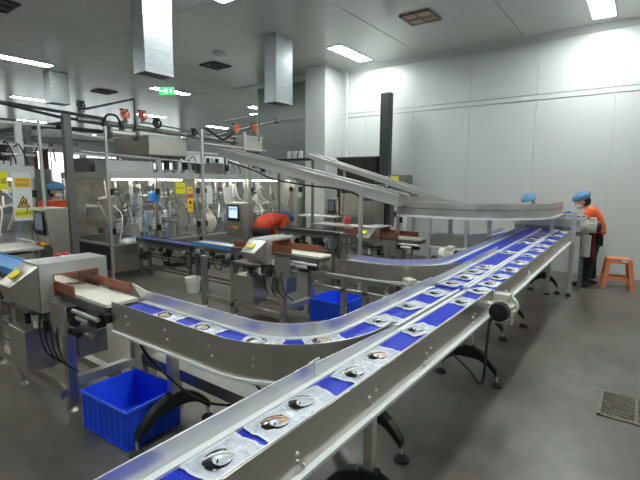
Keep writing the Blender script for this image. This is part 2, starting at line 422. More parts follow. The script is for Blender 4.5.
# ------------------------------------------------------------------ conveyors
def lift(x, y): return max(0.0, (y-3.3))*.0185
ZB = .822     # belt surface
def arc(cx, cy, r, a0, a1, n=18): return [(cx+r*math.cos(a0+(a1-a0)*i/n), cy+r*math.sin(a0+(a1-a0)*i/n)) for i in range(n+1)]
def seg(p, q, n=1): return [(p[0]+(q[0]-p[0])*i/n, p[1]+(q[1]-p[1])*i/n) for i in range(n+1)]
def joinp(*ps):
    out = []
    for p in ps:
        for q in p:
            if not out or (Vector(out[-1])-Vector(q)).length > 1e-4: out.append(q)
    return out
def bolts(parent, pts, axis, r=.009, L=.012, m=None):
    bm = BM()
    for p in pts:
        cyl(bm, p, Vector(p)+Vector(axis)*L, r, r*.8, 6)
    return obj('bolt', bm, m or STEEL_L, parent)
def bolt_each(parent, pts, axis, r=.009, L=.012):
    for p in pts: bolts(parent, [p], axis, r, L)
def arch_support(parent, x, y, ztop, ang=0.0, half=.24, za=.26, post=.045):
    """round-footed support: one square post standing on a black arched foot"""
    bm = BM(); cbox(bm, (x, y, (za+ztop)/2), (post, post, ztop-za)); obj('support_post', bm, STEEL, parent, bevel=.003)
    dx, dy = math.cos(ang), math.sin(ang)
    for s in (-1, 1):
        prof = []
        for k in range(7):
            u = k/6; hh = za-.02-(za-.125)*(u**2.4); th = .092-.036*u
            prof.append((u*half*s, hh, th))
        bm = BM(); rings = []
        for u, z, th in prof:
            c = Vector((x+dx*u, y+dy*u, z)); nv = Vector((-dy, dx, 0))*.029
            rings.append([bm.verts.new(q) for q in (c-nv-Vector((0,0,th/2)), c+nv-Vector((0,0,th/2)), c+nv+Vector((0,0,th/2)), c-nv+Vector((0,0,th/2)))])
        for i in range(6):
            for k in range(4): _quad(bm, [rings[i][k], rings[i][(k+1)%4], rings[i+1][(k+1)%4], rings[i+1][k]])
        _quad(bm, rings[0][::-1]); _quad(bm, rings[-1])
        a = obj('arched_foot', bm, BLACK, parent, bevel=.008)
        bm = BM(); fx, fy = x+dx*half*s, y+dy*half*s
        cyl(bm, (fx, fy, .03), (fx, fy, .085), .008, n=8)
        obj('levelling_screw', bm, STEEL_L, a)
        bm = BM(); lathe(bm, [(.045,0),(.045,.012),(.025,.03),(.012,.038)], (fx, fy, 0), 14)
        obj('foot_pad', bm, RUBBER, a, smooth=True)
    bm = BM(); cbox(bm, (x, y, za-.005), (.09 if abs(dx) > .5 else .06, .06 if abs(dx) > .5 else .09, .085)); obj('foot_clamp', bm, BLACK, parent, bevel=.008)

def gear_motor(parent, x, y, z, s=1.0, rz=0.0):
    """cream housing with black fan cover; the axis lies along local -Y"""
    R_ = Matrix.Translation((x, y, z)) @ Matrix.Rotation(rz, 4, 'Z') @ Matrix.Scale(s, 4)
    def fin(bm): bmesh.ops.transform(bm, matrix=R_, verts=bm.verts[:]); return bm
    bm = BM(); oc = [(.075*math.cos(PI/8+PI/4*k), .075*math.sin(PI/8+PI/4*k)) for k in range(8)]
    prism(bm, oc, 'y', -.06, .045)
    for k in range(14):
        a = 2*PI*k/14; cbox(bm, (.076*math.cos(a), -.01, .076*math.sin(a)), (.012, .09, .012))
    h = obj('motor_housing', fin(bm), PUMP, parent, bevel=.004)
    bm = BM(); cyl(bm, (0,-.105,0), (0,-.06,0), .060, .066, 24); cyl(bm, (0,-.112,0), (0,-.105,0), .045, .060, 24)
    obj('fan_cover', fin(bm), BLACK, h, smooth=True)
    bm = BM(); box(bm, -.05, .05, -.045, .03, .07, .112); obj('terminal_box', fin(bm), PUMP, h, bevel=.006)
    bm = BM(); cyl(bm, (0,.045,0), (0,.12,0), .088, .080, 20); box(bm, -.07, .05, .05, .11, -.12, 0)
    for k in range(6): a = PI/3*k; cyl(bm, (.07*math.cos(a), .035, .07*math.sin(a)), (.07*math.cos(a), .05, .07*math.sin(a)), .011, n=6)
    obj('gearbox', fin(bm), PUMP, h, smooth=True)
    bm = BM(); cyl(bm, (-.05,.08,0), (-.16,.08,0), .022, n=12); obj('output_shaft', fin(bm), STEEL_L, h, smooth=True)

# near single-lane conveyor (right lane)
XR, XL = -.772, -.985
t = thing('belt_conveyor', 'near straight blue belt conveyor running from bottom left, carrying sealed pouches', 'conveyor', (-.88, 1.6, 0))
p1 = seg((-.88, .25), (-.88, 3.06), 6)
bm = BM(); sweep(bm, p1, .0, .195, ZB-.02, ZB); obj('belt', bm, BELT, t)
bm = BM(); sweep(bm, p1, XR+.88, .006, .722, .873); obj('side_plate', bm, STEEL, t)
bm = BM(); sweep(bm, p1, XR+.88+.012, .030, .708, .722); obj('bottom_flange', bm, WHITE, t, label='pale flange under the steel side plate')
bm = BM(); sweep(bm, p1, XR+.88-.006, .006, ZB-.005, .875); obj('wear_strip', bm, WHITE, t)
bm = BM(); sweep(bm, seg((-.88, .25), (-.88, 1.30)), XL+.88, .005, .72, .897); obj('guard_rail', bm, STEEL_L, t)
bm = BM(); hexa(bm, [(XL-.003,1.304,.72),(XL+.002,1.304,.72),(XL+.002,2.02,.72),(XL-.003,2.02,.72),(XL-.003,1.304,.888),(XL+.002,1.304,.888),(XL+.002,2.02,.856),(XL-.003,2.02,.856)]); obj('guard_rail', bm, STEEL_L, t)
bm = BM(); sweep(bm, seg((-.88, .25), (-.88, 3.06)), XL+.88+.017, .026, ZB-.02, ZB+.010); obj('wear_strip', bm, WHITE, t)
bm = BM(); sweep(bm, seg((-1.010, 2.02), (-1.010, 3.06), 2), 0, .022, ZB-.02, ZB+.014); obj('wear_strip', bm, WHITE, t)
bm = BM(); sweep(bm, seg((-.992, 2.02), (-.992, 3.06), 2), 0, .012, ZB-.04, ZB+.004); obj('lane_divider', bm, STEEL_D, t)
for y in (.4, 1.0, 1.6, 2.2, 2.8):
    pbox('cross_member', STEEL_D, t, XL+.004, XR-.004, y-.02, y+.02, .735, .775)
pbox('splice_plate', STEEL_L, t, XL-.007, XL-.0025, 1.27, 1.34, .80, .90)
for y in (1.36, 1.90, 2.60): bolt_each(t, [(XR+.003, y, .79), (XR+.003, y+.015, .755), (XR+.003, y+.05, .80)], (1,0,0), .0065, .008)
bolt_each(t, [(XR+.003, 1.94, .765), (XR+.003, 1.88, .735), (XR+.003, .93, .79), (XR+.003, .93, .765), (XR+.003, .96, .738)], (1,0,0), .007, .009)
arch_support(t, -.905, 1.62, .735, 0, .24)
arch_support(t, -1.03, 3.45, .72, 0, .23)
arch_support(t, -.905, .45, .735, 0, .24)
gear_motor(t, -.66, 2.86, .80, .95, 0.0)
bm = BM(); tube(bm, [(-.70, 2.74, .76), (-.705, 2.72, .6), (-.72, 2.75, .38), (-.80, 2.95, .22), (-.95, 3.2, .19), (-1.15, 3.35, .24), (-1.2, 3.38, .3)], .009)
obj('motor_cable', bm, RUBBER, t, smooth=True)

# far rising conveyor, three lanes wide
t = thing('rising_conveyor', 'long far part of the blue conveyor, three lanes rising gently towards the orange worker', 'conveyor', (-1.1, 5.1, 0))
YE = 7.3
def lane_path(x, y0, y1): return seg((x, y0), (x, y1), 14)
pR = lane_path(-.88, 3.12, YE)
bm = BM(); sweep(bm, pR, .0, .195, ZB-.02, ZB, lift); obj('belt', bm, BELT, t)
bm = BM(); sweep(bm, pR, XR+.88, .006, .722, .873, lift); obj('side_plate', bm, STEEL, t)
bm = BM(); sweep(bm, pR, XR+.88+.012, .030, .708, .722, lift); obj('bottom_flange', bm, WHITE, t, label='pale flange under the steel side plate')
bm = BM(); sweep(bm, lane_path(-1.11, 3.12, YE), 0, .20, ZB-.02, ZB, lift); obj('belt', bm, BELT, t)
for dx in (-.113, .113):
    pass
for x in (-.978, -1.008, -1.205):
    bm = BM(); sweep(bm, lane_path(x, 3.16, YE), 0, .022, ZB-.02, ZB+.016, lift); obj('wear_strip', bm, WHITE, t)
bm = BM(); sweep(bm, lane_path(-.992, 3.16, YE), 0, .008, ZB-.04, ZB+.004, lift); obj('lane_divider', bm, STEEL_D, t)
for y in (3.3, 4.1, 4.9, 5.7, 6.5, 7.1):
    dz = lift(0, y); pbox('cross_member', STEEL_D, t, -1.21, XR-.004, y-.02, y+.02, .735+dz, .775+dz)
for y in (3.4, 4.2, 5.0, 5.6, 6.2, 6.8):
    dz = lift(0, y); bolt_each(t, [(XR+.003, y, .79+dz), (XR+.003, y+.02, .755+dz)], (1,0,0), .007, .009)
pbox('transfer_plate', STEEL_D, t, -1.20, XR-.01, 3.065, 3.115, ZB-.03, ZB-.008)
arch_support(t, -1.25, 4.57, .74, 0, .22); arch_support(t, -1.17, 5.15, .75, 0, .22); arch_support(t, -1.07, 7.05, .80, 0, .18)
pbox('end_post', STEEL_L, t, -.765, -.71, 6.93, 6.98, .05, 1.22)
bm = BM(); cyl(bm, (-.7375, 6.955, 0), (-.7375, 6.955, .05), .03, n=12); obj('end_post_foot', bm, RUBBER, t)

def curve_conveyor(label, path, outer_side, half=.103, straight_end=None, y_in=None, lf=None, ztop_in=.915, ztop_out=.873, guard_end=None, belt_z=ZB, n_out=None, dp=.125):
    t = thing('curved_conveyor', label, 'conveyor', (path[len(path)//2][0], path[len(path)//2][1], 0))
    bm = BM(); sweep(bm, path, 0, 2*half-.03, belt_z-.02, belt_z, lf); obj('belt', bm, BELT, t)
    npt = n_out or len(path)
    bm = BM(); sweep(bm, path[:npt], half+.006, .006, belt_z-dp, ztop_out, lf); obj('outer_plate', bm, STEEL, t)
    bm = BM(); sweep(bm, path[:npt], half+.012, .022, belt_z-dp-.013, belt_z-dp, lf); obj('bottom_flange', bm, WHITE, t, label='pale flange under the curved side plate')
    bm = BM(); sweep(bm, path[:npt], half-.004, .012, belt_z-.02, belt_z+.03, lf); obj('wear_strip', bm, WHITE, t)
    bm = BM(); sweep(bm, path, -half-.006, .005, belt_z-.10, ztop_in, lf); obj('inner_guard', bm, STEEL_L, t)
    bm = BM(); sweep(bm, path, -half+.009, .026, belt_z-.02, belt_z+.008, lf); obj('wear_strip', bm, WHITE, t)
    bm = BM(); sweep(bm, path, 0, 2*half-.02, belt_z-.075, belt_z-.06, lf); obj('belt_pan', bm, STEEL_D, t)
    return t
# curve 1
c1 = joinp(seg((-2.52, 1.41), (-1.57, 1.41), 4), arc(-1.57, 1.87, .46, -PI/2, 0, 20), seg((-1.11, 1.87), (-1.11, 3.06), 8))
n1 = 4+20+2
t1 = curve_conveyor('near curved blue conveyor sweeping from the near metal detector into the straight belt', c1, 'r', ztop_in=.898, n_out=n1)
for x in (-2.36, -1.98, -1.62): bolt_each(t1, [(x, 1.298, .81), (x+.02, 1.298, .765)], (0,-1,0), .007, .009)
bolt_each(t1, [(-1.36, 1.335, .80), (-1.36, 1.335, .765), (-1.20, 1.45, .80)], (.45,-.89,0), .007, .009)
bm = BM(); prism(bm, [(-2.66, .925), (-2.50, .898), (-2.50, .84), (-2.56, .84)], 'y', 1.515, 1.522); obj('flared_guard_end', bm, STEEL_L, t1)
pbox('transfer_block', BLACK, t1, -2.60, -2.53, 1.27, 1.50, .74, .79)
arch_support(t1, -2.25, 1.52, .715, PI/2, .26, post=.055)
arch_support(t1, -1.235, 2.16, .72, 0, .24)
pbox('support_beam', STEEL_D, t1, -2.84, -1.30, 1.66, 1.80, .27, .35, bevel=.004)
pbox('support_beam_leg', STEEL, t1, -2.86, -2.79, 1.68, 1.75, .0, .70)
pbox('support_beam_leg', STEEL, t1, -2.56, -2.50, 1.70, 1.76, .0, .27)
bm = BM(); tube(bm, [(-2.35,1.38,.70), (-2.32,1.36,.62), (-2.25,1.45,.45), (-2.1,1.6,.25), (-1.9,1.75,.22), (-1.75,1.8,.30), (-1.70,1.7,.42)], .008); obj('power_cable', bm, RUBBER, t1, smooth=True)
bm = BM(); tube(bm, [(-2.45,1.7,.5), (-2.3,1.8,.36), (-2.0,2.0,.2), (-1.8,2.1,.18)], .008); obj('power_cable', bm, RUBBER, t1, smooth=True)
# lane 2 left guard beyond the bend, shared with the rising part
bm = BM(); sweep(bm, lane_path(-1.222, 3.064, 4.9), 0, .005, .74, .885, lift); obj('lane_guard', bm, STEEL_L, t)
# curve 2
c2 = joinp(seg((-2.30, 3.47), (-1.95, 3.47), 2), arc(-1.95, 4.09, .62, -PI/2, 0, 20), seg((-1.33, 4.09), (-1.33, YE), 12))
t2 = curve_conveyor('second curved blue conveyor, empty, joining the long belt behind the near blue crate', c2, 'r', lf=lift, ztop_in=.888, n_out=2+20+2, dp=.095)
for x in (-2.2, -2.05): bolt_each(t2, [(x, 3.358, .80), (x+.02, 3.358, .765)], (0,-1,0), .007, .009)
pbox('cross_beam', STEEL, t2, -2.6, -1.7, 3.62, 3.66, .62, .65)
pbox('cross_beam', STEEL, t2, -2.6, -1.6, 3.40, 3.44, .55, .58)
pbox('support_leg', STEEL, t2, -2.02, -1.975, 3.40, 3.445, 0, .72); pbox('support_leg', STEEL, t2, -2.26, -2.215, 3.40, 3.445, 0, .72); arch_support(t2, -1.55, 4.35, .72, 0, .22)
gear_motor(t2, -1.37, 3.02, .765, .95, -.6)
# curve 3
c3 = joinp(seg((-2.22, 5.52), (-2.0, 5.52), 2), arc(-2.0, 5.97, .45, -PI/2, 0, 16), seg((-1.55, 5.97), (-1.55, 6.9), 6))
t3 = curve_conveyor('far third curved conveyor beneath the raised curved conveyor', c3, 'r', lf=lambda x, y: .045, ztop_in=.885, dp=.095)
arch_support(t3, -1.95, 5.55, .75, PI/2, .22)
gear_motor(t3, -1.62, 4.55, .82, .9, PI/2)
tag(t3, 'far third curved conveyor beneath the raised curved conveyor', 'conveyor')

# raised curved conveyor (above the far belts)
c4 = joinp(seg((-2.70, 5.65), (-2.12, 5.65), 3), arc(-2.12, 6.62, .97, -PI/2, 0, 24), seg((-1.15, 6.62), (-1.15, 7.28), 4))
t = thing('raised_curved_conveyor', 'steel curved conveyor raised on posts above the far belts', 'conveyor', (-2.0, 5.6, 1.14))
bm = BM(); sweep(bm, c4, 0, .40, 1.20, 1.22); obj('belt', bm, STEEL_L, t)
bm = BM(); sweep(bm, c4, .215, .006, 1.16, 1.335); obj('outer_plate', bm, mat('matt_steel', (.62, .61, .57), .45, .9, var=.12, vscale=4, rvar=.08), t)
bm = BM(); sweep(bm, c4, .222, .010, 1.255, 1.262); obj('plate_fold', bm, STEEL_D, t)
bm = BM(); sweep(bm, c4, .225, .030, 1.135, 1.16); obj('bottom_flange', bm, WHITE, t, label='pale flange under the raised steel plate')
bm = BM(); sweep(bm, c4, -.215, .006, 1.16, 1.325); obj('inner_plate', bm, STEEL_L, t)
for x, y in ((-2.22, 5.42), (-1.75, 5.48), (-2.12, 5.95), (-1.55, 5.75), (-1.0, 6.9), (-2.62, 5.8)):
    pbox('support_post', STEEL_L, t, x-.022, x+.022, y-.022, y+.022, .02, 1.14)
    bm = BM(); lathe(bm, [(.04,0),(.04,.012),(.015,.03)], (x, y, 0), 10); obj('foot_pad', bm, RUBBER, t)
for x in (-2.55, -2.3, -2.1): bolt_each(t, [(x, 5.398, 1.22)], (0,-1,0), .008, .01)
pbox('cross_tie', STEEL_D, t, -2.2, -1.6, 5.5, 5.53, .60, .63)
# cross conveyor at the far end
t = thing('cross_conveyor', 'low white edged cross conveyor at the far end of the blue belts', 'conveyor', (-1.1, 7.5, 0))
pbox('front_rail', WHITE, t, -1.62, -.62, 7.34, 7.36, 1.07, 1.14)
for k in range(16): pbox('rail_slot', CHAR, t, -1.58+k*.06, -1.545+k*.06, 7.336, 7.34, 1.115, 1.128)
pbox('side_frame', STEEL, t, -1.62, -.62, 7.36, 7.40, .96, 1.07)
for k in range(9):
    bm = BM(); cyl(bm, (-1.55+k*.1, 7.40, 1.07), (-1.55+k*.1, 7.68, 1.07), .025, n=10); obj('roller', bm, STEEL_L, t, smooth=True)
pbox('back_rail', STEEL_L, t, -1.62, -.62, 7.68, 7.70, .98, 1.14)
for x in (-1.58, -.66): pbox('leg', STEEL_D, t, x-.02, x+.02, 7.66, 7.70, 0, .98); pbox('leg', STEEL_D, t, x-.02, x+.02, 7.37, 7.40, 0, .96)
pbox('end_shield', STEEL_D, t, -1.5, -.8, 7.345, 7.355, .90, .96)
gear_motor(t, -.56, 7.42, .98, 1.15, PI/2)
bm = BM(); cyl(bm, (-.60, 7.28, .55), (-.60, 7.28, .86), .06, n=16); obj('drive_cylinder', bm, STEEL_L, t, smooth=True)
pbox('drive_bracket', STEEL_D, t, -.76, -.58, 7.27, 7.37, .84, .90)

# ------------------------------------------------------------------ pouches
def pouch_mesh(seed, w_=.142, l_=.205, h=.014):
    rnd = random.Random(seed); nx, ny = 14, 20
    body = BM(); seal = BM()
    ph = [rnd.uniform(0, 6) for _ in range(6)]
    def co(u, v):
        x = (u-.5)*w_; y = (v-.5)*l_
        x += .0016*math.sin(v*9+ph[0])+.0014*math.sin(v*23+ph[1]); y += .0018*math.sin(u*8+ph[2])+.0012*math.sin(u*25+ph[3])
        eu = min(u, 1-u)/.13; ev = min(v, 1-v)/.11
        e = min(1, max(0, eu-1))*min(1, max(0, ev-1)); e = e**.5 if e > 0 else 0
        z = .002+h*.55*e+.0022*math.sin(u*19+ph[4])*e+.0022*math.sin(v*27+ph[5])*e
        if eu < 1 or ev < 1: z += .0035*abs(math.sin((u+v)*7+ph[1]))
        return x, y, z, (eu < 1 or ev < 1)
    G = [[co(i/nx, j/ny) for j in range(ny+1)] for i in range(nx+1)]
    for target, want in ((body, False), (seal, True)):
        vm = {}
        def V(i, j, top=True):
            k = (i, j)
            if k not in vm: vm[k] = target.verts.new(G[i][j][:3])
            return vm[k]
        for i in range(nx):
            for j in range(ny):
                u = (i+.5)/nx; v = (j+.5)/ny
                s = min(u, 1-u) < .07 or min(v, 1-v) < .07
                if s == want: _quad(target, [V(i,j), V(i+1,j), V(i+1,j+1), V(i,j+1)])
        bmesh.ops.recalc_face_normals(target, faces=target.faces[:])
        # give the film thickness
        geo = bmesh.ops.extrude_face_region(target, geom=target.faces[:])
        for v_ in [g for g in geo['geom'] if isinstance(g, bmesh.types.BMVert)]: v_.co.z = max(.0006, v_.co.z-.0016) if want else .0008
    return body, seal
def make_pouch(seed, tan):
    rnd = random.Random(seed+50)
    t = thing('food_pouch', 'x', 'pouch', (0, 0, 0), 'sealed food pouches on the blue belts')
    b_, s = pouch_mesh(seed)
    film = obj('film', b_, FILM, smooth=True); film.parent = t
    sl = obj('seal_border', s, SEAL, smooth=True); sl.parent = t
    oy = -.026+rnd.uniform(-.006, .006); R_ = Matrix.Rotation(rnd.uniform(-.3, .3), 3, 'Z')
    bm = BM(); ellipsoid(bm, (0, oy, .0105), (.040, .050, .0060), 24, 8, R_); sh = obj('black_shell', bm, SHELL, smooth=True); sh.parent = t
    bm = BM(); ellipsoid(bm, (.009, oy+.009, .0135), (.030, .038, .0050), 22, 8, R_); fl = obj('sliced_filling', bm, GREYF, smooth=True); fl.parent = t
    bm = BM(); tube(bm, [(-.024, oy-.034, .0155), (-.017, oy-.012, .0178), (-.004, oy+.012, .0180), (.014, oy+.030, .0172), (.026, oy+.038, .015)], [.003, .005, .006, .006, .003], 8); g = obj('pale_slice', bm, FILTAN if tan else PAPER, smooth=True); g.parent = fl
    if tan: bm = BM(); ellipsoid(bm, (.018, oy+.018, .0158), (.019, .020, .0040), 12, 6); g = obj('tan_slice', bm, FILTAN, smooth=True); g.parent = fl
    for dx_, dy_ in ((.012, -.012), (-.004, .030)):
        bm = BM(); ellipsoid(bm, (dx_, oy+dy_, .0160), (.004, .013, .0022), 8, 5, Matrix.Rotation(.7, 3, 'Z')); g = obj('dark_speck', bm, SHELL, smooth=True); g.parent = fl
    return t
P0 = [make_pouch(3, False), make_pouch(4, True), make_pouch(5, False)]
D = math.radians
# (x, y, yaw, variant, label)
PO = [
 (-.888, .755, D(2), 0, 'largest nearest pouch with an oval black shell, at the bottom of the picture'),
 (-.885, .985, D(-4), 1, 'pouch with tan slice over black shell, touching the nearest pouch'),
 (-.895, 1.145, D(-14), 2, 'pouch lying askew against the guard rail joint, third from the bottom'),
 (-.885, 1.46, D(6), 0, 'pouch beyond the long bare stretch of near belt, overlapped by its neighbour'),
 (-.890, 1.66, D(-3), 1, 'tan-filled pouch lying against the far side of the fourth pouch, near lane'),
 (-.895, 2.10, D(-20), 0, 'pouch alone on the near lane where the curved belt meets the straight one'),
 (-.885, 2.79, D(-12), 2, 'pouch on the near lane just before the cream motor'),
]
far1 = [3.16, 3.42, 3.70, 4.04, 4.42, 4.86, 5.25, 5.62, 6.10, 6.60, 7.08]
names1 = ['right lane pouch straight above the motor, just past the belt joint', 'second pouch past the belt joint in the right lane', 'third pouch past the belt joint in the right lane',
 'fourth pouch past the belt joint in the right lane', 'fifth pouch past the belt joint in the right lane', 'sixth pouch past the belt joint, mid-length of the right lane',
 'right lane pouch with five more behind it before the cross conveyor', 'right lane pouch, fifth from the cross conveyor', 'right lane pouch, third from the cross conveyor counted from its end', 'right lane pouch next to last before the cross conveyor', 'last pouch of the right lane, right at the cross conveyor']
for k, (y, nm) in enumerate(zip(far1, names1)): PO.append((-.883+.006*math.sin(k*2.3), y, D(-14+(k*37)%24-12), k % 3, nm))
PO += [
 (-1.12, 2.12, D(-12), 0, 'pouch coming off the near bend, beside the tip where the two belts merge'),
 (-1.115, 2.50, D(-18), 2, 'pouch in the middle lane, first one past the merging tip'),
 (-1.11, 2.90, D(-14), 0, 'pouch in the middle lane, second one past the merging tip'),
 (-1.12, 3.25, D(-16), 1, 'middle lane pouch just over the belt joint'),
 (-1.11, 3.54, D(-8), 2, 'front pouch of the tight bunch in the middle lane past the belt joint'),
 (-1.115, 3.78, D(-20), 0, 'middle pouch of the tight bunch in the middle lane'),
 (-1.10, 4.04, D(-10), 1, 'rear pouch of the tight bunch in the middle lane, before the blue gap'),
 (-1.11, 4.92, D(-22), 0, 'lone pouch in the middle lane between two bare blue stretches'),
 (-1.11, 5.75, D(-10), 2, 'darker pouch in the middle lane beyond the second bare stretch'),
 (-1.10, 6.10, D(-18), 2, 'middle lane pouch, third from the cross conveyor'),
 (-1.115, 6.45, D(-8), 0, 'middle lane pouch next to last before the cross conveyor'),
 (-1.11, 6.85, D(-12), 1, 'last pouch of the middle lane at the cross conveyor'),
 (-2.13, 1.415, D(-88), 1, 'pouch first in line on the near bend, closest to the metal detector'),
 (-1.79, 1.41, D(-92), 1, 'second pouch on the near bend, left of its lowest point'),
 (-1.42, 1.452, D(-68), 0, 'pouch at the lowest point of the near bend'),
 (-1.185, 1.655, D(-32), 1, 'pouch on the near bend just below the guard in front of the far blue crate'),
]
for i, (x, y, rz, v, nm) in enumerate(PO):
    z = ZB+lift(x, y)+.0012 if y > 3.1 else ZB+.0012
    if i in (0, 1, 2) and v == i: pass
    r = tree_copy(P0[v], (x, y, z), rz, nm)
    if y > 3.3: r.rotation_euler = (.0185, 0, rz)
for p in P0:
    for ch in list(p.children):
        for g in list(ch.children): bpy.data.objects.remove(g)
        bpy.data.objects.remove(ch)
    bpy.data.objects.remove(p)

# ------------------------------------------------------------------ blue crates, pail, stool
def crate(cx, cy, sx, sy, h, rz, label):
    t = thing('plastic_crate', label, 'crate', (cx, cy, 0), 'blue plastic crates')
    R_ = Matrix.Translation((cx, cy, 0)) @ Matrix.Rotation(rz, 4, 'Z')
    def fin(bm): bmesh.ops.transform(bm, matrix=R_, verts=bm.verts[:]); return bm
    bm = BM(); T = .006; tp = .97
    a, b_ = sx/2, sy/2
    box(bm, -a*tp, a*tp, -b_*tp, b_*tp, .004, .012)
    for s in (-1, 1):
        hexa(bm, [(s*a*tp-T/2,-b_*tp,.004),(s*a*tp+T/2,-b_*tp,.004),(s*a*tp+T/2,b_*tp,.004),(s*a*tp-T/2,b_*tp,.004),(s*a-T/2,-b_,h),(s*a+T/2,-b_,h),(s*a+T/2,b_,h),(s*a-T/2,b_,h)])
        hexa(bm, [(-a*tp,s*b_*tp-T/2,.004),(a*tp,s*b_*tp-T/2,.004),(a*tp,s*b_*tp+T/2,.004),(-a*tp,s*b_*tp+T/2,.004),(-a,s*b_-T/2,h),(a,s*b_-T/2,h),(a,s*b_+T/2,h),(-a,s*b_+T/2,h)])
    obj('body', fin(bm), BLUEP, t)
    bm = BM(); o = .012
    box(bm, -a-o, a+o, -b_-o, -b_+.004, h-.022, h); box(bm, -a-o, a+o, b_-.004, b_+o, h-.022, h)
    box(bm, -a-o, -a+.004, -b_, b_, h-.022, h); box(bm, a-.004, a+o, -b_, b_, h-.022, h)
    obj('rim', fin(bm), BLUEP, t, bevel=.004)
    for s in (-1, 1):
        for k in range(7):
            y = -b_+.03+(sy-.06)*k/6; bm = BM(); cbox(bm, (s*(a*.985+.006), y, h*.46), (.012, .008, h*.86)); obj('rib', fin(bm), BLUEP, t)
        for k in range(8):
            x = -a+.03+(sx-.06)*k/7; bm = BM(); cbox(bm, (x, s*(b_*.985+.006), h*.46), (.008, .012, h*.86)); obj('rib', fin(bm), BLUEP, t)
    for s in (-1, 1):
        bm = BM(); box(bm, -a+.01, a-.01, s*b_*.985-.008 if s < 0 else s*b_*.985, s*b_*.985 if s < 0 else s*b_*.985+.008, .008, .022); obj('base_rib', fin(bm), BLUEP, t)
crate(-2.57, 1.42, .49, .385, .26, .05, 'near open blue plastic crate on the floor beneath the near bend')
crate(-2.79, 4.17, .45, .58, .26, 0.02, 'far open blue plastic crate standing under the second curved conveyor')
t = thing('plastic_pail', 'small white plastic pail with rim on the floor by the second line', 'bucket', (-5.1, 3.83, 0))
bm = BM(); lathe(bm, [(.085,.0),(.09,.004),(.105,.20),(.107,.20),(.107,.17),(.115,.17),(.115,.225),(.10,.225),(.098,.21),(.082,.01),(.01,.009)], (-5.1, 3.83, 0), 28); obj('pail_body', bm, WHITE, t, smooth=True)
bm = BM(); tube(bm, [(-5.215,3.83,.20),(-5.2,3.77,.16),(-5.1,3.71,.14),(-5.0,3.77,.16),(-4.985,3.83,.20)], .003, 6); obj('handle', bm, STEEL_L, t)
bm = BM(); lathe(bm, [(.10,.19),(.10,.195),(.01,.2)], (-5.1,3.83,0), 20); obj('contents', bm, CREAM, t)

t = thing('plastic_stool', 'orange plastic stool standing by the wall right of the worker', 'stool', (-.22, 8.12, 0))
SX, SY, SH, SR = -.22, 8.12, .46, math.radians(10)
RS = Matrix.Translation((SX, SY, 0)) @ Matrix.Rotation(SR, 4, 'Z')
def finS(bm): bmesh.ops.transform(bm, matrix=RS, verts=bm.verts[:]); return bm
bm = BM(); box(bm, -.155, .155, -.13, .13, SH-.022, SH); obj('seat', finS(bm), ORNG, t, bevel=.012)
bm = BM()
for s in (-1, 1):
    box(bm, -.15, .15, s*.125-.006, s*.125+.006, SH-.075, SH-.02); box(bm, s*.15-.006, s*.15+.006, -.125, .125, SH-.075, SH-.02)
obj('seat_apron', finS(bm), ORNG, t)
for sx in (-1, 1):
    for sy in (-1, 1):
        bm = BM(); tx, ty, bx_, by_ = sx*.135, sy*.108, sx*.19, sy*.155
        for (ox, oy, w1, w2) in ((0, sy*.018, .062, .012), (sx*.022, 0, .012, .055)):
            hexa(bm, [(bx_+ox-w1/2,by_+oy-w2/2,0),(bx_+ox+w1/2,by_+oy-w2/2,0),(bx_+ox+w1/2,by_+oy+w2/2,0),(bx_+ox-w1/2,by_+oy+w2/2,0),
                      (tx+ox-w1/2,ty+oy-w2/2,SH-.02),(tx+ox+w1/2,ty+oy-w2/2,SH-.02),(tx+ox+w1/2,ty+oy+w2/2,SH-.02),(tx+ox-w1/2,ty+oy+w2/2,SH-.02)])
        obj('leg', finS(bm), ORNG, t)
for s in (-1, 1):
    bm = BM(); box(bm, -.17, .17, s*.152-.006, s*.152+.006, .12, .17); obj('rail', finS(bm), ORNG, t)
    bm = BM(); box(bm, s*.182-.006, s*.182+.006, -.145, .145, .12, .17); obj('rail', finS(bm), ORNG, t)
bm = BM(); box(bm, .03, .10, -.135, -.1315, SH-.05, SH-.02); obj('paper_sticker', finS(bm), PAPER, t)

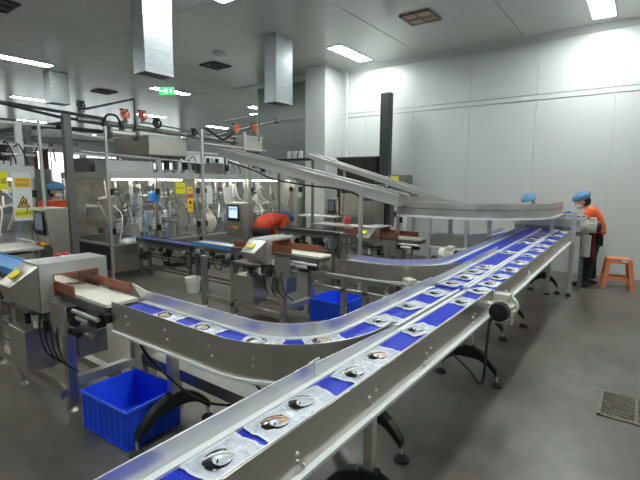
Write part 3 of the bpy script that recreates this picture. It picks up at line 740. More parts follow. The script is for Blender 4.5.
# ------------------------------------------------------------------ metal detector lines
def metal_detector(x1, yc, ztop, label, zbot=.70):
    """tunnel head, x1 = face towards the blue belts"""
    x0 = x1-.26; y0, y1 = yc-.23, yc+.23
    t = thing('metal_detector', label, 'detector', (x1-.13, yc, 0))
    bm = BM(); a0, a1, b0, b1 = yc-.145, yc+.165, .80, .955
    box(bm, x0, x1, y0, y1, zbot, b0); box(bm, x0, x1, y0, y1, b1, ztop); box(bm, x0, x1, y0, a0, b0, b1); box(bm, x0, x1, a1, y1, b0, b1)
    obj('tunnel_head', bm, STEEL_L, t)
    bm = BM()
    for q in ((a0,a1,b1-.008,b1), (a0,a1,b0,b0+.008), (a0,a0+.008,b0,b1), (a1-.008,a1,b0,b1)): box(bm, x0+.004, x1+.003, *q)
    obj('aperture_lining', bm, GUIDE, t)
    bm = BM(); yf = y0-.17
    hexa(bm, [(x0+.03,yf+.03,zbot+.10),(x1-.03,yf+.03,zbot+.10),(x1,y0-.002,zbot),(x0,y0-.002,zbot),(x0+.03,yf+.0,ztop-.13),(x1-.03,yf+.0,ztop-.13),(x1,y0-.002,ztop-.01),(x0,y0-.002,ztop-.01)])
    c = obj('control_head', bm, STEEL, t, bevel=.006)
    bm = BM()   # warning sticker on the sloping top of the control head
    sx, zt = x0+.12, ztop-.075
    hexa(bm, [(sx-.04,y0-.125,zt-.013),(sx+.04,y0-.125,zt-.013),(sx+.04,y0-.065,zt+.024),(sx-.04,y0-.065,zt+.024),(sx-.04,y0-.125,zt-.005),(sx+.04,y0-.125,zt-.005),(sx+.04,y0-.065,zt+.032),(sx-.04,y0-.065,zt+.032)])
    obj('yellow_sticker', bm, YEL, c)
    # frame
    for x, y in ((x1+.14, y0+.10), (x0-.32, y0+.05), (x1+.17, y1+.10), (x0-.32, y1-.05), (x0-.9, y0+.08)):
        pbox('leg', STEEL, t, x-.03, x+.03, y-.03, y+.03, .05, zbot-.03, bevel=.003)
        bm = BM(); lathe(bm, [(.03,0),(.03,.012),(.01,.03),(.01,.05)], (x, y, 0), 10); obj('foot_pad', bm, STEEL_L, t)
    pbox('frame_rail', STEEL, t, x0-.35, x1+.15, y0+.02, y0+.08, .12, .18); pbox('frame_rail', STEEL, t, x0-.35, x1+.15, y1-.07, y1-.01, .12, .18)
    pbox('frame_rail', STEEL_L, t, x1+.14, x1+.20, y0+.13, y1+.07, .20, .26); pbox('frame_rail', STEEL, t, x0-.9, x0-.35, y0+.05, y0+.11, .12, .18)
    pbox('frame_top', STEEL_D, t, x0-.35, x1+.15, y0+.02, y1-.02, zbot-.06, zbot-.03)
    pbox('junction_box', STEEL, t, x0-.20, x0+.10, y0-.06, y0+.16, .25, .55, bevel=.006)
    pbox('motor_shield', STEEL, t, x1+.10, x1+.30, y0+.01, y0+.03, .60, .80)
    pbox('pneumatic_box', STEEL_D, t, x1-.10, x1+.1, yc-.05, yc+.15, .35, .52)
    # belt through the tunnel
    pbox('tunnel_belt', CREAM, t, x0-.45, x1+.60, yc-.09, yc+.12, .815, .835)
    pbox('belt_bed', STEEL_D, t, x0-.45, x1+.58, yc-.10, yc+.13, .765, .812)
    for yy in (yc-.128, yc+.15):
        gl = .26 if yy < yc else .46
        pbox('side_guide', GUIDE, t, x1-.10, x1+gl, yy-.006, yy+.006, .838, .905)
        pbox('side_guide', GUIDE, t, x0-.36, x0-.01, yy-.006, yy+.006, .838, .905)
    rr = random.Random(int(yc*100))
    for k in range(12):
        cx_, cy_, cz_ = rr.uniform(x0-.3, x1+.5), rr.uniform(y0+.05, y1-.05), rr.uniform(zbot-.16, zbot+.06)
        bm = BM(); cbox(bm, (cx_, cy_, cz_), (rr.uniform(.03,.10), rr.uniform(.03,.08), rr.uniform(.03,.08)), rr.uniform(-.3,.3)) if k % 2 else cyl(bm, (cx_-.05, cy_, cz_), (cx_+.07, cy_, cz_), rr.uniform(.012,.03), n=10)
        obj('valve_block' if k % 2 else 'small_cylinder', bm, rr.choice([BLACK, DARK, STEEL_L, BLACK, WHITE, STEEL_D]), t)
    # small clutter: photocell, cylinders, hoses
    bm = BM(); cyl(bm, (x1+.30, yc-.16, .76), (x1+.62, yc-.16, .76), .014, n=8); cyl(bm, (x1+.34, yc-.15, .72), (x1+.50, yc-.15, .72), .02, n=8); obj('air_cylinder', bm, STEEL_L, t, smooth=True)
    pbox('roller_bracket', BLACK, t, x1+.48, x1+.60, yc-.16, yc-.10, .70, .78)
    for k in range(4):
        ox = x1-.08+k*.09
        bm = BM(); tube(bm, [(ox, y0+.02, .68), (ox+.02, y0-.0, .55), (ox+.05, y0+.02, .42), (ox+.02+.03*k, y0+.08, .34)], .006, 6); obj('air_hose', bm, RUBBER, t, smooth=True)
    for k, ox in enumerate((.0, .14, .3)):
        bm = BM(); cyl(bm, (x1-.25+ox, y0-.0, .58), (x1-.25+ox, y0-.0, .66), .018, n=10); obj('knob', bm, (BLACK, WHITE, BLACK)[k], t)
    return t
md1 = metal_detector(-3.2, 1.40, 1.035, 'nearest stainless metal detector tunnel with brown side guides, at the left edge')
md2 = metal_detector(-3.2, 3.60, .975, 'second stainless metal detector tunnel, behind the white pail')
md3 = metal_detector(-2.95, 5.55, .965, 'third metal detector tunnel, farthest, half hidden below the steel chute')
def feed(x0, x1, yc, z, label, w_=.22, rail=BLUEL, belt=None):
    t = thing('feed_conveyor', label, 'conveyor', ((x0+x1)/2, yc, 0))
    pbox('belt', belt or STEEL, t, x0, x1, yc-w_/2+.01, yc+w_/2-.01, z-.018, z)
    pbox('side_rail', rail, t, x0, x1, yc-w_/2-.012, yc-w_/2+.006, z-.05, z+.01); pbox('side_rail', rail, t, x0, x1, yc+w_/2-.006, yc+w_/2+.012, z-.05, z+.01)
    pbox('bed', STEEL_D, t, x0+.03, x1-.03, yc-w_/2+.0, yc+w_/2, z-.10, z-.05)
    n = max(2, int((x1-x0)/.8)+1)
    for k in range(n):
        x = x0+.06+(x1-x0-.12)*k/(n-1)
        for s in (-1, 1): pbox('leg', STEEL_D, t, x-.02, x+.02, yc+s*(w_/2-.03)-.02, yc+s*(w_/2-.03)+.02, 0, z-.10)
    for zz in (.18, z-.28):
        for s in (-1, 1): pbox('tie_rail', STEEL_D, t, x0+.06, x1-.06, yc+s*(w_/2-.03)-.012, yc+s*(w_/2-.03)+.012, zz, zz+.025)
    rr = random.Random(int(x0*77))
    for k in range(9):
        cx_, cy_, cz_ = rr.uniform(x0+.1, x1-.1), rr.uniform(yc-w_/2, yc+w_/2), rr.uniform(z-.34, z-.12)
        bm = BM(); cbox(bm, (cx_, cy_, cz_), (rr.uniform(.05,.16), rr.uniform(.04,.10), rr.uniform(.04,.12)))
        obj('drive_box', bm, rr.choice([BLACK, DARK, STEEL_D, STEEL_L, CHAR]), t)
    for k in range(3):
        x = x0+.15+(x1-x0-.3)*k/2
        bm = BM(); cyl(bm, (x, yc-w_/2-.05, z-.12), (x, yc-w_/2+.0, z-.12), .035, n=12); obj('idler_wheel', bm, BLACK if k % 2 else STEEL_L, t, smooth=True)
        bm = BM(); tube(bm, [(x, yc-w_/2-.02, z-.13), (x+.06, yc-w_/2-.03, z-.3), (x+.14, yc-w_/2, z-.33), (x+.2, yc-w_/2-.02, z-.18)], .007, 6); obj('cable', bm, RUBBER, t, smooth=True)
    return t
feed(-5.7, -3.93, 1.42, .865, 'blue edged feed belt leading into the near metal detector', belt=BLUEL)
feed(-5.2, -4.25, 4.02, .72, 'feed belt with light blue side rail leading into the second metal detector')
feed(-6.65, -5.24, 4.02, .655, 'low dark blue discharge belt running from the glazed machine to the second line', rail=DARK, belt=mat('blue_feed_belt', (.05, .08, .30), .4))
feed(-4.9, -3.70, 5.50, .83, 'far dark feed belt leading into the third metal detector', rail=DARK)
tr = thing('reject_table', 'stainless table frame in front of the third metal detector', 'table', (-4.2, 6.2, 0))
pbox('table_top', STEEL_L, tr, -4.9, -3.3, 6.35, 6.75, .80, .83); pbox('undershelf', STEEL_D, tr, -4.85, -3.35, 6.4, 6.7, .30, .32)
for x in (-4.85, -4.1, -3.35):
    for y in (6.38, 6.72): pbox('leg', STEEL, tr, x-.02, x+.02, y-.02, y+.02, 0, .80)

# ------------------------------------------------------------------ pouch packing machines
def text_mesh(s, size, m, loc, rot, parent, name='lettering', ext=.001, align='CENTER'):
    cu = bpy.data.curves.new(name, 'FONT'); cu.body = s; cu.size = size; cu.extrude = ext; cu.align_x = align; cu.align_y = 'CENTER'
    tmp = bpy.data.objects.new(name, cu); C.objects.link(tmp)
    dg = bpy.context.evaluated_depsgraph_get(); me = bpy.data.meshes.new_from_object(tmp.evaluated_get(dg))
    bpy.data.objects.remove(tmp); me.materials.clear(); me.materials.append(m)
    o = bpy.data.objects.new(name, me); C.objects.link(o)
    o.matrix_basis = Matrix.Translation(loc) @ rot
    if parent: o.parent = parent; o.matrix_parent_inverse = parent_world(parent).inverted()
    return o
RX = Matrix.Rotation(PI/2, 4, 'Z') @ Matrix.Rotation(PI/2, 4, 'X')    # facing +X, text reads towards +Y

def packing_machine(x1, x0, y0, y1, label, ztab=.56, ztop=1.63, seed=0, dark_side=True, header=.10):
    rnd = random.Random(seed)
    t = thing('packing_machine', label, 'machine', ((x0+x1)/2, (y0+y1)/2, 0))
    pbox('base_cabinet', STEEL, t, x0, x1-.004, y0+.004, y1, .10, ztab-.03)
    if dark_side: pbox('side_panel', CHAR, t, x0+.02, x1-.02, y0-.008, y0+.004, .12, ztab-.04, label='dark charcoal side panel')
    n = max(2, round((y1-y0)/.6))
    for k in range(n):
        a = y0+.03+(y1-y0-.06)*k/n; b_ = y0+.03+(y1-y0-.06)*(k+1)/n
        d = pbox('cabinet_door', STEEL, t, x1-.004, x1+.010, a+.01, b_-.01, .13, ztab-.05, bevel=.003)
        pbox('door_handle', BLACK, d, x1+.010, x1+.022, b_-.06, b_-.035, .28, .36)
    pbox('worktop', STEEL_L, t, x0-.02, x1+.03, y0-.03, y1+.02, ztab-.03, ztab); pbox('deck_plate', DARK, t, x0+.1, x1-.06, y0+.06, y1-.06, ztab, ztab+.006)
    for x in (x0+.1, x1-.1):
        for y in (y0+.1, y1-.1):
            bm = BM(); cyl(bm, (x, y, 0), (x, y, .10), .025, n=10); obj('levelling_foot', bm, STEEL_D, t)
    # enclosure: posts, header, glass doors
    ym = (y0+y1)/2
    ys = [y0+.02, ym-.02, y1-.02] if y1-y0 > 1.2 else [y0+.02, y1-.02]
    for y in ys:
        pbox('enclosure_post', STEEL, t, x1-.045, x1-.005, y-.02, y+.02, ztab, ztop)
    for y in (y0+.02, y1-.02):
        pbox('enclosure_post', STEEL, t, x0+.005, x0+.045, y-.02, y+.02, ztab, ztop)
    for k, y in enumerate(ys):
        for z in (ztab+.22, ztop-.22):
            pbox('hinge', BLACK, t, x1-.006, x1+.03, y-.035, y+.035, z-.05, z+.05)
    pbox('header_beam', STEEL_L, t, x0, x1+.015, y0-.01, y1+.01, ztop, ztop+header)
    for a, b_ in zip(ys[:-1], ys[1:]):
        g = pbox('glass_door', GLASS, t, x1-.028, x1-.020, a+.025, b_-.025, ztab+.02, ztop-.01)
        bm = BM(); tube(bm, [(x1-.01, b_-.10, ztab+.42), (x1+.03, b_-.10, ztab+.42), (x1+.03, b_-.10, ztab+.62), (x1-.01, b_-.10, ztab+.62)], .008, 6, False); obj('door_pull', bm, BLACK, g)
    pbox('glass_side', GLASS, t, x0+.06, x1-.06, y0+.014, y0+.020, ztab+.02, ztop-.01)
    pbox('back_panel', BACKP, t, x0-.004, x0+.004, y0, y1, ztab, ztop)
    pbox('tube_light', TUBE, t, x1-.35, x1-.28, y0+.15, y1-.15, ztop-.035, ztop-.01, label='lit tube under the header')
    # inside: turret with pouch grippers
    cx, cy = x1-.62, (y0+y1)/2; R = min(.48, (y1-y0)/2-.2)
    bm = BM(); cyl(bm, (cx, cy, ztab), (cx, cy, ztab+.30), .16, .13, 24); cyl(bm, (cx, cy, ztab+.30), (cx, cy, ztab+.36), R*.75, R*.75, 28); cyl(bm, (cx, cy, ztab+.36), (cx, cy, ztop-.1), .06, n=16)
    obj('turret', bm, STEEL_L, t, smooth=True)
    for k in range(10):
        a = 2*PI*k/10; ca, sa_ = math.cos(a), math.sin(a)
        bm = BM(); beam(bm, (cx+ca*R*.7, cy+sa_*R*.7, ztab+.38), (cx+ca*R*1.05, cy+sa_*R*1.05, ztab+.36), .03, .03); g = obj('gripper_arm', bm, STEEL_L, t)
        bm = BM(); cbox(bm, (cx+ca*R*1.06, cy+sa_*R*1.06, ztab+.27), (.012, .13, .18), a); obj('held_pouch', bm, SEAL, g)
    for k in range(5):
        a = 2*PI*k/5+.4; px_, py_ = cx+math.cos(a)*R*.8, cy+math.sin(a)*R*.8
        bm = BM(); cyl(bm, (px_, py_, ztop-.05), (px_, py_, ztop-.30), .035, .035, 12); cyl(bm, (px_, py_, ztop-.30), (px_, py_, ztop-.42), .035, .012, 12); cyl(bm, (px_, py_, ztop-.42), (px_, py_, ztop-.52), .010, n=8)
        obj('filling_nozzle', bm, STEEL_L, t, smooth=True)
    for k in range(6):
        px_ = x1-.18-rnd.random()*.35; py_ = y0+.2+(y1-y0-.4)*k/5; hh = rnd.uniform(.12, .4)
        bm = BM(); cbox(bm, (px_, py_, ztab+hh/2), (rnd.uniform(.06, .14), rnd.uniform(.06, .16), hh), rnd.uniform(-.4, .4)); obj('actuator_box', bm, rnd.choice([STEEL_D, STEEL_L, STEEL, DARK]), t, bevel=.004)
        bm = BM(); beam(bm, (px_, py_, ztab+hh), (px_+rnd.uniform(-.2,.1), py_+rnd.uniform(-.15,.15), ztab+hh+.28), .025, .025); obj('linkage_rod', bm, STEEL_L, t)
    for k in range(60):
        py_ = y0+.1+(y1-y0-.2)*rnd.random(); px_ = x1-.10-rnd.random()*.75; pz_ = ztab+.1+rnd.random()*(ztop-ztab-.25); q = rnd.random()
        bm = BM(); mm = rnd.choice([BLACK, DARK, STEEL_D, STEEL_L, WHITE, CHAR, STEEL_D, BLACK])
        if q < .4: cbox(bm, (px_, py_, pz_), (rnd.uniform(.03, .10), rnd.uniform(.04, .16), rnd.uniform(.03, .12)), rnd.uniform(-.5, .5)); nm = 'sensor_block'
        elif q < .7: cyl(bm, (px_, py_, pz_), (px_+rnd.uniform(-.05,.05), py_+rnd.uniform(-.05,.05), pz_+rnd.uniform(.08,.22)), rnd.uniform(.012, .035), n=10); nm = 'air_cylinder'
        else: beam(bm, (px_, py_-.12, pz_), (px_-.02, py_+.16, pz_+rnd.uniform(-.1,.1)), .022, .03); nm = 'mounting_bar'
        obj(nm, bm, mm, t)
    pbox('rear_beam', STEEL_D, t, x1-.9, x1-.84, y0+.05, y1-.05, ztab+.42, ztab+.56); pbox('pouch_magazine', STEEL_L, t, x1-.30, x1-.12, (y0+y1)/2-.1, (y0+y1)/2+.12, ztab+.25, ztab+.50, bevel=.005)
    for k in range(7):
        py_ = y0+.2+(y1-y0-.4)*k/6; px_ = x1-.15
        bm = BM(); tube(bm, [(px_, py_, ztab+.02), (px_+.02, py_+.05, ztab+.3), (px_-.1, py_+.1, ztab+.5), (px_-.3, py_, ztab+.7), (px_-.35, py_-.02, ztop-.05)], .009, 6); obj('hose', bm, rnd.choice([RUBBER, WHITE, RUBBER, BLUEL]), t, smooth=True)
    return t
def valve(x, y, z, red, label, parent_pipe=None, s=1.0):
    t = thing('valve', label, 'valve', (x, y, z))
    bm = BM(); cyl(bm, (x, y, z-.09*s), (x, y, z+.05*s), .045*s, n=14); cyl(bm, (x, y, z-.10*s), (x, y, z-.07*s), .07*s, n=14); obj('valve_body', bm, STEEL_D, t, smooth=True)
    bm = BM(); torus(bm, (x+.06*s, y-.02, z+.06*s), (1, -.2, .1), .085*s, .02*s); 
    for k in range(3):
        a = PI*k/3; beam(bm, (x+.06*s, y-.02+.08*s*math.cos(a), z+.06*s+.08*s*math.sin(a)), (x+.06*s, y-.02-.08*s*math.cos(a), z+.06*s-.08*s*math.sin(a)), .018*s, .018*s)
    obj('handwheel', bm, red, t, smooth=True)
    bm = BM(); cyl(bm, (x-.02, y, z+.05*s), (x-.02, y, z+.16*s), .05*s, .035*s, 12); cyl(bm, (x-.02, y-.09*s, z+.17*s), (x-.02, y+.09*s, z+.17*s), .022*s, n=8); obj('actuator_cap', bm, BLACK, t, smooth=True)
    return t
def pipe(label, pts, r, m=PVC, smooth=False, flanges=()):
    t = thing('pipe', label, 'pipe', pts[0]); bm = BM(); tube(bm, pts, r, 12, smooth); obj('tube', bm, m, t, smooth=True)
    for p, ax in flanges:
        bm = BM(); p = Vector(p); ax = Vector(ax).normalized()*.02; cyl(bm, p-ax, p+ax, r*1.8, n=16); obj('flange', bm, STEEL_D, t, smooth=True)
    return t

def hmi(x1, y0, z1, label, lit, w_=.42, d=.26, z0=.58):
    t = thing('operator_console', label, 'console', (x1-w_/2, y0+d/2, 0))
    pbox('pedestal', STEEL, t, x1-w_+.06, x1-.004, y0+.05, y0+d, .02, z0)
    bm = BM(); prism(bm, [(y0, z1-.02), (y0+.03, z1), (y0+d, z1), (y0+d, z0), (y0+.04, z0), (y0+.055, z0+.14), (y0+.03, z0+.20)], 'x', x1-w_, x1)
    b_ = obj('cabinet', bm, STEEL, t, bevel=.004)
    bm = BM(); box(bm, x1-w_+.07, x1-.08, y0-.006, y0+.012, z1-.34, z1-.04); s_ = obj('screen_bezel', bm, BLACK, t)
    pbox('screen', SCREENM if lit else SCREEND, s_, x1-w_+.10, x1-.11, y0-.009, y0-.005, z1-.28, z1-.07)
    if lit:
        for k in range(4): pbox('screen_icon', BLUEL, s_, x1-w_+.115+k*.055, x1-w_+.15+k*.055, y0-.011, y0-.008, z1-.13, z1-.10)
    for k, (dx, m) in enumerate(((.14, RED), (.21, ORV), (.28, AMB))):
        bm = BM(); cyl(bm, (x1-w_+dx, y0+.03, z1-.46), (x1-w_+dx, y0-.02, z1-.46), .028 if k == 1 else .018, n=14); obj('push_button', bm, m, t, smooth=True)
    return t
# machine A (left edge), B (glazed, dark side), C (behind the lit screen), D (right of C)
mA = packing_machine(-6.8, -8.3, .7, 2.52, 'glazed packing machine cut by the left edge, with yellow warning signs', ztop=1.62, seed=1, ztab=.72, dark_side=False, header=.16)
mB = packing_machine(-6.8, -8.45, 3.58, 5.30, 'glazed packing machine with dark charcoal side, left of centre', seed=2)
mC = packing_machine(-6.8, -8.45, 5.42, 8.02, 'glazed packing machine behind the lit control screen', seed=3)
# right neighbour: plain cabinet with a small picture notice
t = thing('machine_cabinet', 'plain stainless machine cabinet with small picture notice, right of the bending worker', 'cabinet', (-7.2, 8.4, 0))
pbox('cabinet_body', STEEL_L, t, -7.9, -6.72, 8.06, 8.80, .1, 1.72); pbox('cabinet_door', STEEL_L, t, -6.72, -6.705, 8.1, 8.76, .2, 1.65)
n_ = pbox('picture_notice', PAPER, t, -6.705, -6.70, 8.14, 8.36, 1.22, 1.50); pbox('picture', DARK, n_, -6.70, -6.698, 8.17, 8.33, 1.34, 1.47)
for y in (8.1, 8.74):
    for x in (-7.8, -6.8): pbox('foot', STEEL_D, t, x-.03, x+.03, y-.03, y+.03, 0, .1)
bm = BM(); tube(bm, [(-6.69, 8.6, 1.4), (-6.66, 8.62, 1.1), (-6.68, 8.6, .8)], .015); obj('black_handle_hose', bm, RUBBER, t)
hA = hmi(-5.88, 2.28, 1.245, 'tall stainless control panel with dim screen at the left, beside the yellow signs', False)
hC = hmi(-5.84, 5.50, 1.20, 'stainless control panel with bright lit touch screen, left of the bending worker', True, w_=.44, z0=.42, d=.30)
hD = hmi(-5.35, 7.9, 1.24, 'farther control panel with dark screen and red button, under the steel chute', False, w_=.34)
pbx = thing('side_shelf', 'pale shelf board sticking out below the dark screened panel', 'shelf', (-5.3, 7.3, 0))
pbox('shelf_board', WHITE, pbx, -5.95, -5.05, 7.25, 7.6, .86, .885); 
for x in (-5.9, -5.1): pbox('shelf_leg', STEEL_D, pbx, x-.02, x+.02, 7.4, 7.44, 0, .86)

# signs on machine A and B
def sign(parent, m, y0, y1, z0, z1, rows, x=-6.775, bars=True, mt=None, nm='warning_sign'):
    s = pbox(nm, m, parent, x-.002, x+.002, y0, y1, z0, z1)
    return s
xa = -6.768
s = sign(mA, YEL, 1.86, 2.20, 1.46, 1.70, 1, x=xa); text_mesh('小心高温', .075, mat('sign_ink_green', (.05, .12, .02), .6), (xa+.003, 2.03, 1.57), RX, s)
s = sign(mA, PAPER, 2.24, 2.47, 1.04, 1.69, 1, x=xa)
q = pbox('amber_label', AMB, s, xa+.002, xa+.004, 2.27, 2.46, 1.49, 1.62); 
text_mesh('注意安全', .040, mat('sign_ink_red', (.55, .08, .03), .6), (xa+.005, 2.365, 1.585), RX, s)
text_mesh('规范操作', .040, MATS['sign_ink_red'], (xa+.005, 2.365, 1.528), RX, s)
bm = BM(); prism(bm, [(2.28, 1.22), (2.44, 1.22), (2.36, 1.38)], 'x', xa+.002, xa+.004); obj('warning_triangle', bm, BLACK, s)
bm = BM(); prism(bm, [(2.302, 1.233), (2.418, 1.233), (2.36, 1.35)], 'x', xa+.004, xa+.006); obj('triangle_field', bm, AMB, s)
bm = BM()
for a, b_, c_, d in ((2.33,2.35,1.24,1.29),(2.345,2.385,1.28,1.295),(2.37,2.39,1.245,1.28),(2.35,2.365,1.295,1.32)): box(bm, xa+.006, xa+.007, a, b_, c_, d)
obj('hand_symbol', bm, BLACK, s)
pbox('yellow_band', YEL, s, xa+.002, xa+.004, 2.25, 2.46, 1.09, 1.19); text_mesh('当心夹手', .05, BLACK, (xa+.005, 2.355, 1.14), RX, s)
xb = -6.768
s = sign(mB, YEL, 4.78, 4.98, 1.36, 1.56, 1, x=xb); text_mesh('高温危险', .042, mat('sign_ink_brown', (.35, .25, .02), .6), (xb+.003, 4.88, 1.46), RX, s)
s = sign(mB, AMB, 5.02, 5.14, 1.36, 1.49, 1, x=xb, nm='amber_label'); text_mesh('注意', .04, BLACK, (xb+.003, 5.08, 1.42), RX, s)
s = sign(mB, RED, 5.02, 5.14, 1.28, 1.345, 1, x=xb, nm='red_label')
s = sign(mB, AMB, 5.02, 5.14, 1.02, 1.27, 1, x=xb, nm='amber_label')
bm = BM(); prism(bm, [(5.04, 1.17), (5.12, 1.17), (5.08, 1.24)], 'x', xb+.002, xb+.004); obj('warning_triangle', bm, BLACK, s)
text_mesh('夹手', .04, BLACK, (xb+.003, 5.08, 1.10), RX, s)
# things on and in machine B / C
t = thing('spray_bottle', 'blue liquid dispenser bottle hanging inside the glazed machine with dark side', 'bottle', (-6.9, 4.42, 1.2))
bm = BM(); lathe(bm, [(.03,0),(.10,.02),(.105,.15),(.06,.19),(.02,.20)], (-6.9, 4.42, 1.22), 18); obj('bottle_body', bm, BLUEB, t, smooth=True)
bm = BM(); lathe(bm, [(.025,.20),(.035,.22),(.03,.27),(.012,.32)], (-6.9, 4.42, 1.22), 12); obj('bottle_cap', bm, BLACK, t, smooth=True)
bm = BM(); cyl(bm, (-6.9,4.42,1.54), (-6.9,4.42,1.63), .006); obj('hanger', bm, STEEL_L, t)
t = thing('weighing_scale', 'white bench scale with blue display on the machine table, left', 'scale', (-6.62, 3.95, .56))
bm = BM(); prism(bm, [(3.75, .565), (4.12, .565), (4.12, .625), (3.84, .64), (3.75, .60)], 'x', -6.92, -6.68); obj('scale_body', bm, WHITE, t, bevel=.005)
pbox('scale_display', BLUEL, t, -6.80, -6.70, 3.86, 4.02, .636, .642)
t = thing('product_bag', 'beige bag of product on the table in front of the lit screen', 'bag', (-6.9, 5.62, .6))
bm = BM(); ellipsoid(bm, (-6.98, 5.66, .76), (.14, .19, .19), 16, 10); obj('bag_body', bm, BEIGE, t, smooth=True)
bm = BM(); cyl(bm, (-6.98, 5.66, .90), (-6.95, 5.70, 1.0), .05, .03); obj('bag_neck', bm, BEIGE, t, smooth=True)
for k, (y, z, lab) in enumerate(((5.62, 1.30, 'left of two pale folded cloths hanging inside the machine behind the lit screen'), (6.1, 1.27, 'right of two pale folded cloths hanging inside the machine behind the lit screen'))):
    bm = BM(); hexa(bm, [(-6.89,y-.08,z-.16),(-6.875,y-.08,z-.16),(-6.875,y+.08,z-.16),(-6.89,y+.08,z-.16),(-6.90,y-.07,z+.2),(-6.865,y-.07,z+.2),(-6.865,y+.07,z+.2),(-6.90,y+.07,z+.2)])
    tag(obj('hanging_cloth', bm, PAPER, bevel=.01), lab, 'cloth')
# red caps
for y in (2.37, 2.47):
    bm = BM(); ellipsoid(bm, (-5.865, y, .64), (.03, .045, .04), 12, 8); obj('red_knob', bm, BRIGHTR, hA, smooth=True)
for x, y, z, lab in ((-4.2, 6.5, .85, 'crimson capped jar on the table by the pole'),):
    t = thing('red_jar', lab, 'jar', (x, y, z)); bm = BM(); lathe(bm, [(.05,0),(.055,.01),(.055,.10),(.03,.13),(.01,.135)], (x, y, z), 14); obj('jar_body', bm, BRIGHTR, t, smooth=True)
    bm = BM(); lathe(bm, [(.06,-.02),(.06,0),(.01,.002)], (x, y, z), 14); obj('jar_base', bm, WHITE, t)
t = thing('side_table', 'low stainless table with glass top box in front of the signs at left', 'table', (-6.1, 1.6, 0))
pbox('table_top', STEEL_L, t, -6.5, -5.8, .9, 2.2, .76, .785); pbox('glass_hood', GLASS, t, -6.4, -5.9, 1.2, 2.15, .79, .93)
pbox('lower_panel', STEEL, t, -6.45, -5.85, .95, 2.15, .45, .72)
for x in (-6.45, -5.85):
    for y in (.95, 2.15): pbox('leg', STEEL_D, t, x-.02, x+.02, y-.02, y+.02, 0, .76)

# ------------------------------------------------------------------ overhead: hoppers, posts, pipes, valves
def hopper(x0, x1, y0, y1, z0, z1, label, drop=.12):
    t = thing('hopper', label, 'hopper', ((x0+x1)/2, (y0+y1)/2, z0))
    bm = BM(); T = .006
    for q in ((x0,x1,y0,y0+T),(x0,x1,y1-T,y1),(x0,x0+T,y0,y1),(x1-T,x1,y0,y1)): box(bm, *q, z0, z1)
    obj('hopper_wall', bm, STEEL, t)
    bm = BM(); 
    for q in ((x0-.015,x1+.015,y0-.015,y0+.01),(x0-.015,x1+.015,y1-.01,y1+.015),(x0-.015,x0+.01,y0,y1),(x1-.01,x1+.015,y0,y1)): box(bm, *q, z1-.01, z1+.015)
    obj('hopper_rim', bm, STEEL_L, t)
    i = .25*min(x1-x0, y1-y0)
    bm = BM(); hexa(bm, [(x0+i,y0+i,z0-drop),(x1-i,y0+i,z0-drop),(x1-i,y1-i,z0-drop),(x0+i,y1-i,z0-drop),(x0,y0,z0),(x1,y0,z0),(x1,y1,z0),(x0,y1,z0)]); obj('hopper_cone', bm, STEEL_D, t)
    return t, i
hp, i_ = hopper(-8.15, -7.0, 4.42, 5.22, 2.05, 2.37, 'large grey steel hopper over the glazed machine with dark side')
for x in (-8.1, -7.04):
    for y in (4.46, 5.18): pbox('hopper_leg', STEEL_D, hp, x-.02, x+.02, y-.02, y+.02, 1.73, 2.05)
# long box (dispenser) below it on the header
t = thing('dispenser_box', 'long pale steel box lying on top of the glazed machine, below the hopper', 'box', (-7.3, 4.1, 1.73))
pbox('box_body', STEEL_L, t, -7.3, -6.86, 3.62, 4.40, 1.735, 1.90, bevel=.005); pbox('box_lid', STEEL_L, t, -7.31, -6.85, 3.61, 4.41, 1.90, 1.915)
t = thing('dispenser_box', 'darker steel tank left of the post above the glazed machine', 'box', (-7.8, 3.55, 1.73))
pbox('box_body', STEEL_D, t, -8.3, -7.5, 3.62, 4.3, 1.735, 1.95, bevel=.005); pbox('box_lid', STEEL_D, t, -8.31, -7.49, 3.61, 4.31, 1.95, 1.965)
hp2, _ = hopper(-7.6, -6.9, 6.6, 7.15, 2.25, 2.55, 'small grey steel hopper with red valves, at the top of the long chute')
for x in (-7.56, -6.94):
    for y in (6.64, 7.11): pbox('hopper_leg', STEEL_D, hp2, x-.02, x+.02, y-.02, y+.02, 1.73, 2.25)
hp3, _ = hopper(-8.6, -7.2, .6, 1.9, 2.0, 2.4, 'dark steel hopper over the machine at the left edge')
for x in (-8.25, -7.24):
    for y in (.75, 1.86): pbox('hopper_leg', STEEL_D, hp3, x-.02, x+.02, y-.02, y+.02, 1.78, 2.0)
# bins and dispensers on machine C
for k, (y, w_, lab) in enumerate(((5.75, .5, 'dark steel filling unit on the left end of the machine behind the lit screen'), (6.75, .45, 'pale steel filling unit in the middle of that machine top'), (7.55, .35, 'small filling unit at the right end of that machine top'))):
    t = thing('filling_unit', lab, 'filler', (-7.1, y, 1.73))
    pbox('unit_body', STEEL_D if k == 0 else STEEL_L, t, -7.4, -6.87, y-w_/2, y+w_/2, 1.735, 1.95, bevel=.005)
    for j in range(4):
        bm = BM(); cyl(bm, (-6.98, y-w_/2+.08+j*(w_-.16)/3, 1.95), (-6.98, y-w_/2+.08+j*(w_-.16)/3, 2.04), .035, n=12); obj('unit_cap', bm, BLACK if j % 2 else STEEL_L, t, smooth=True)
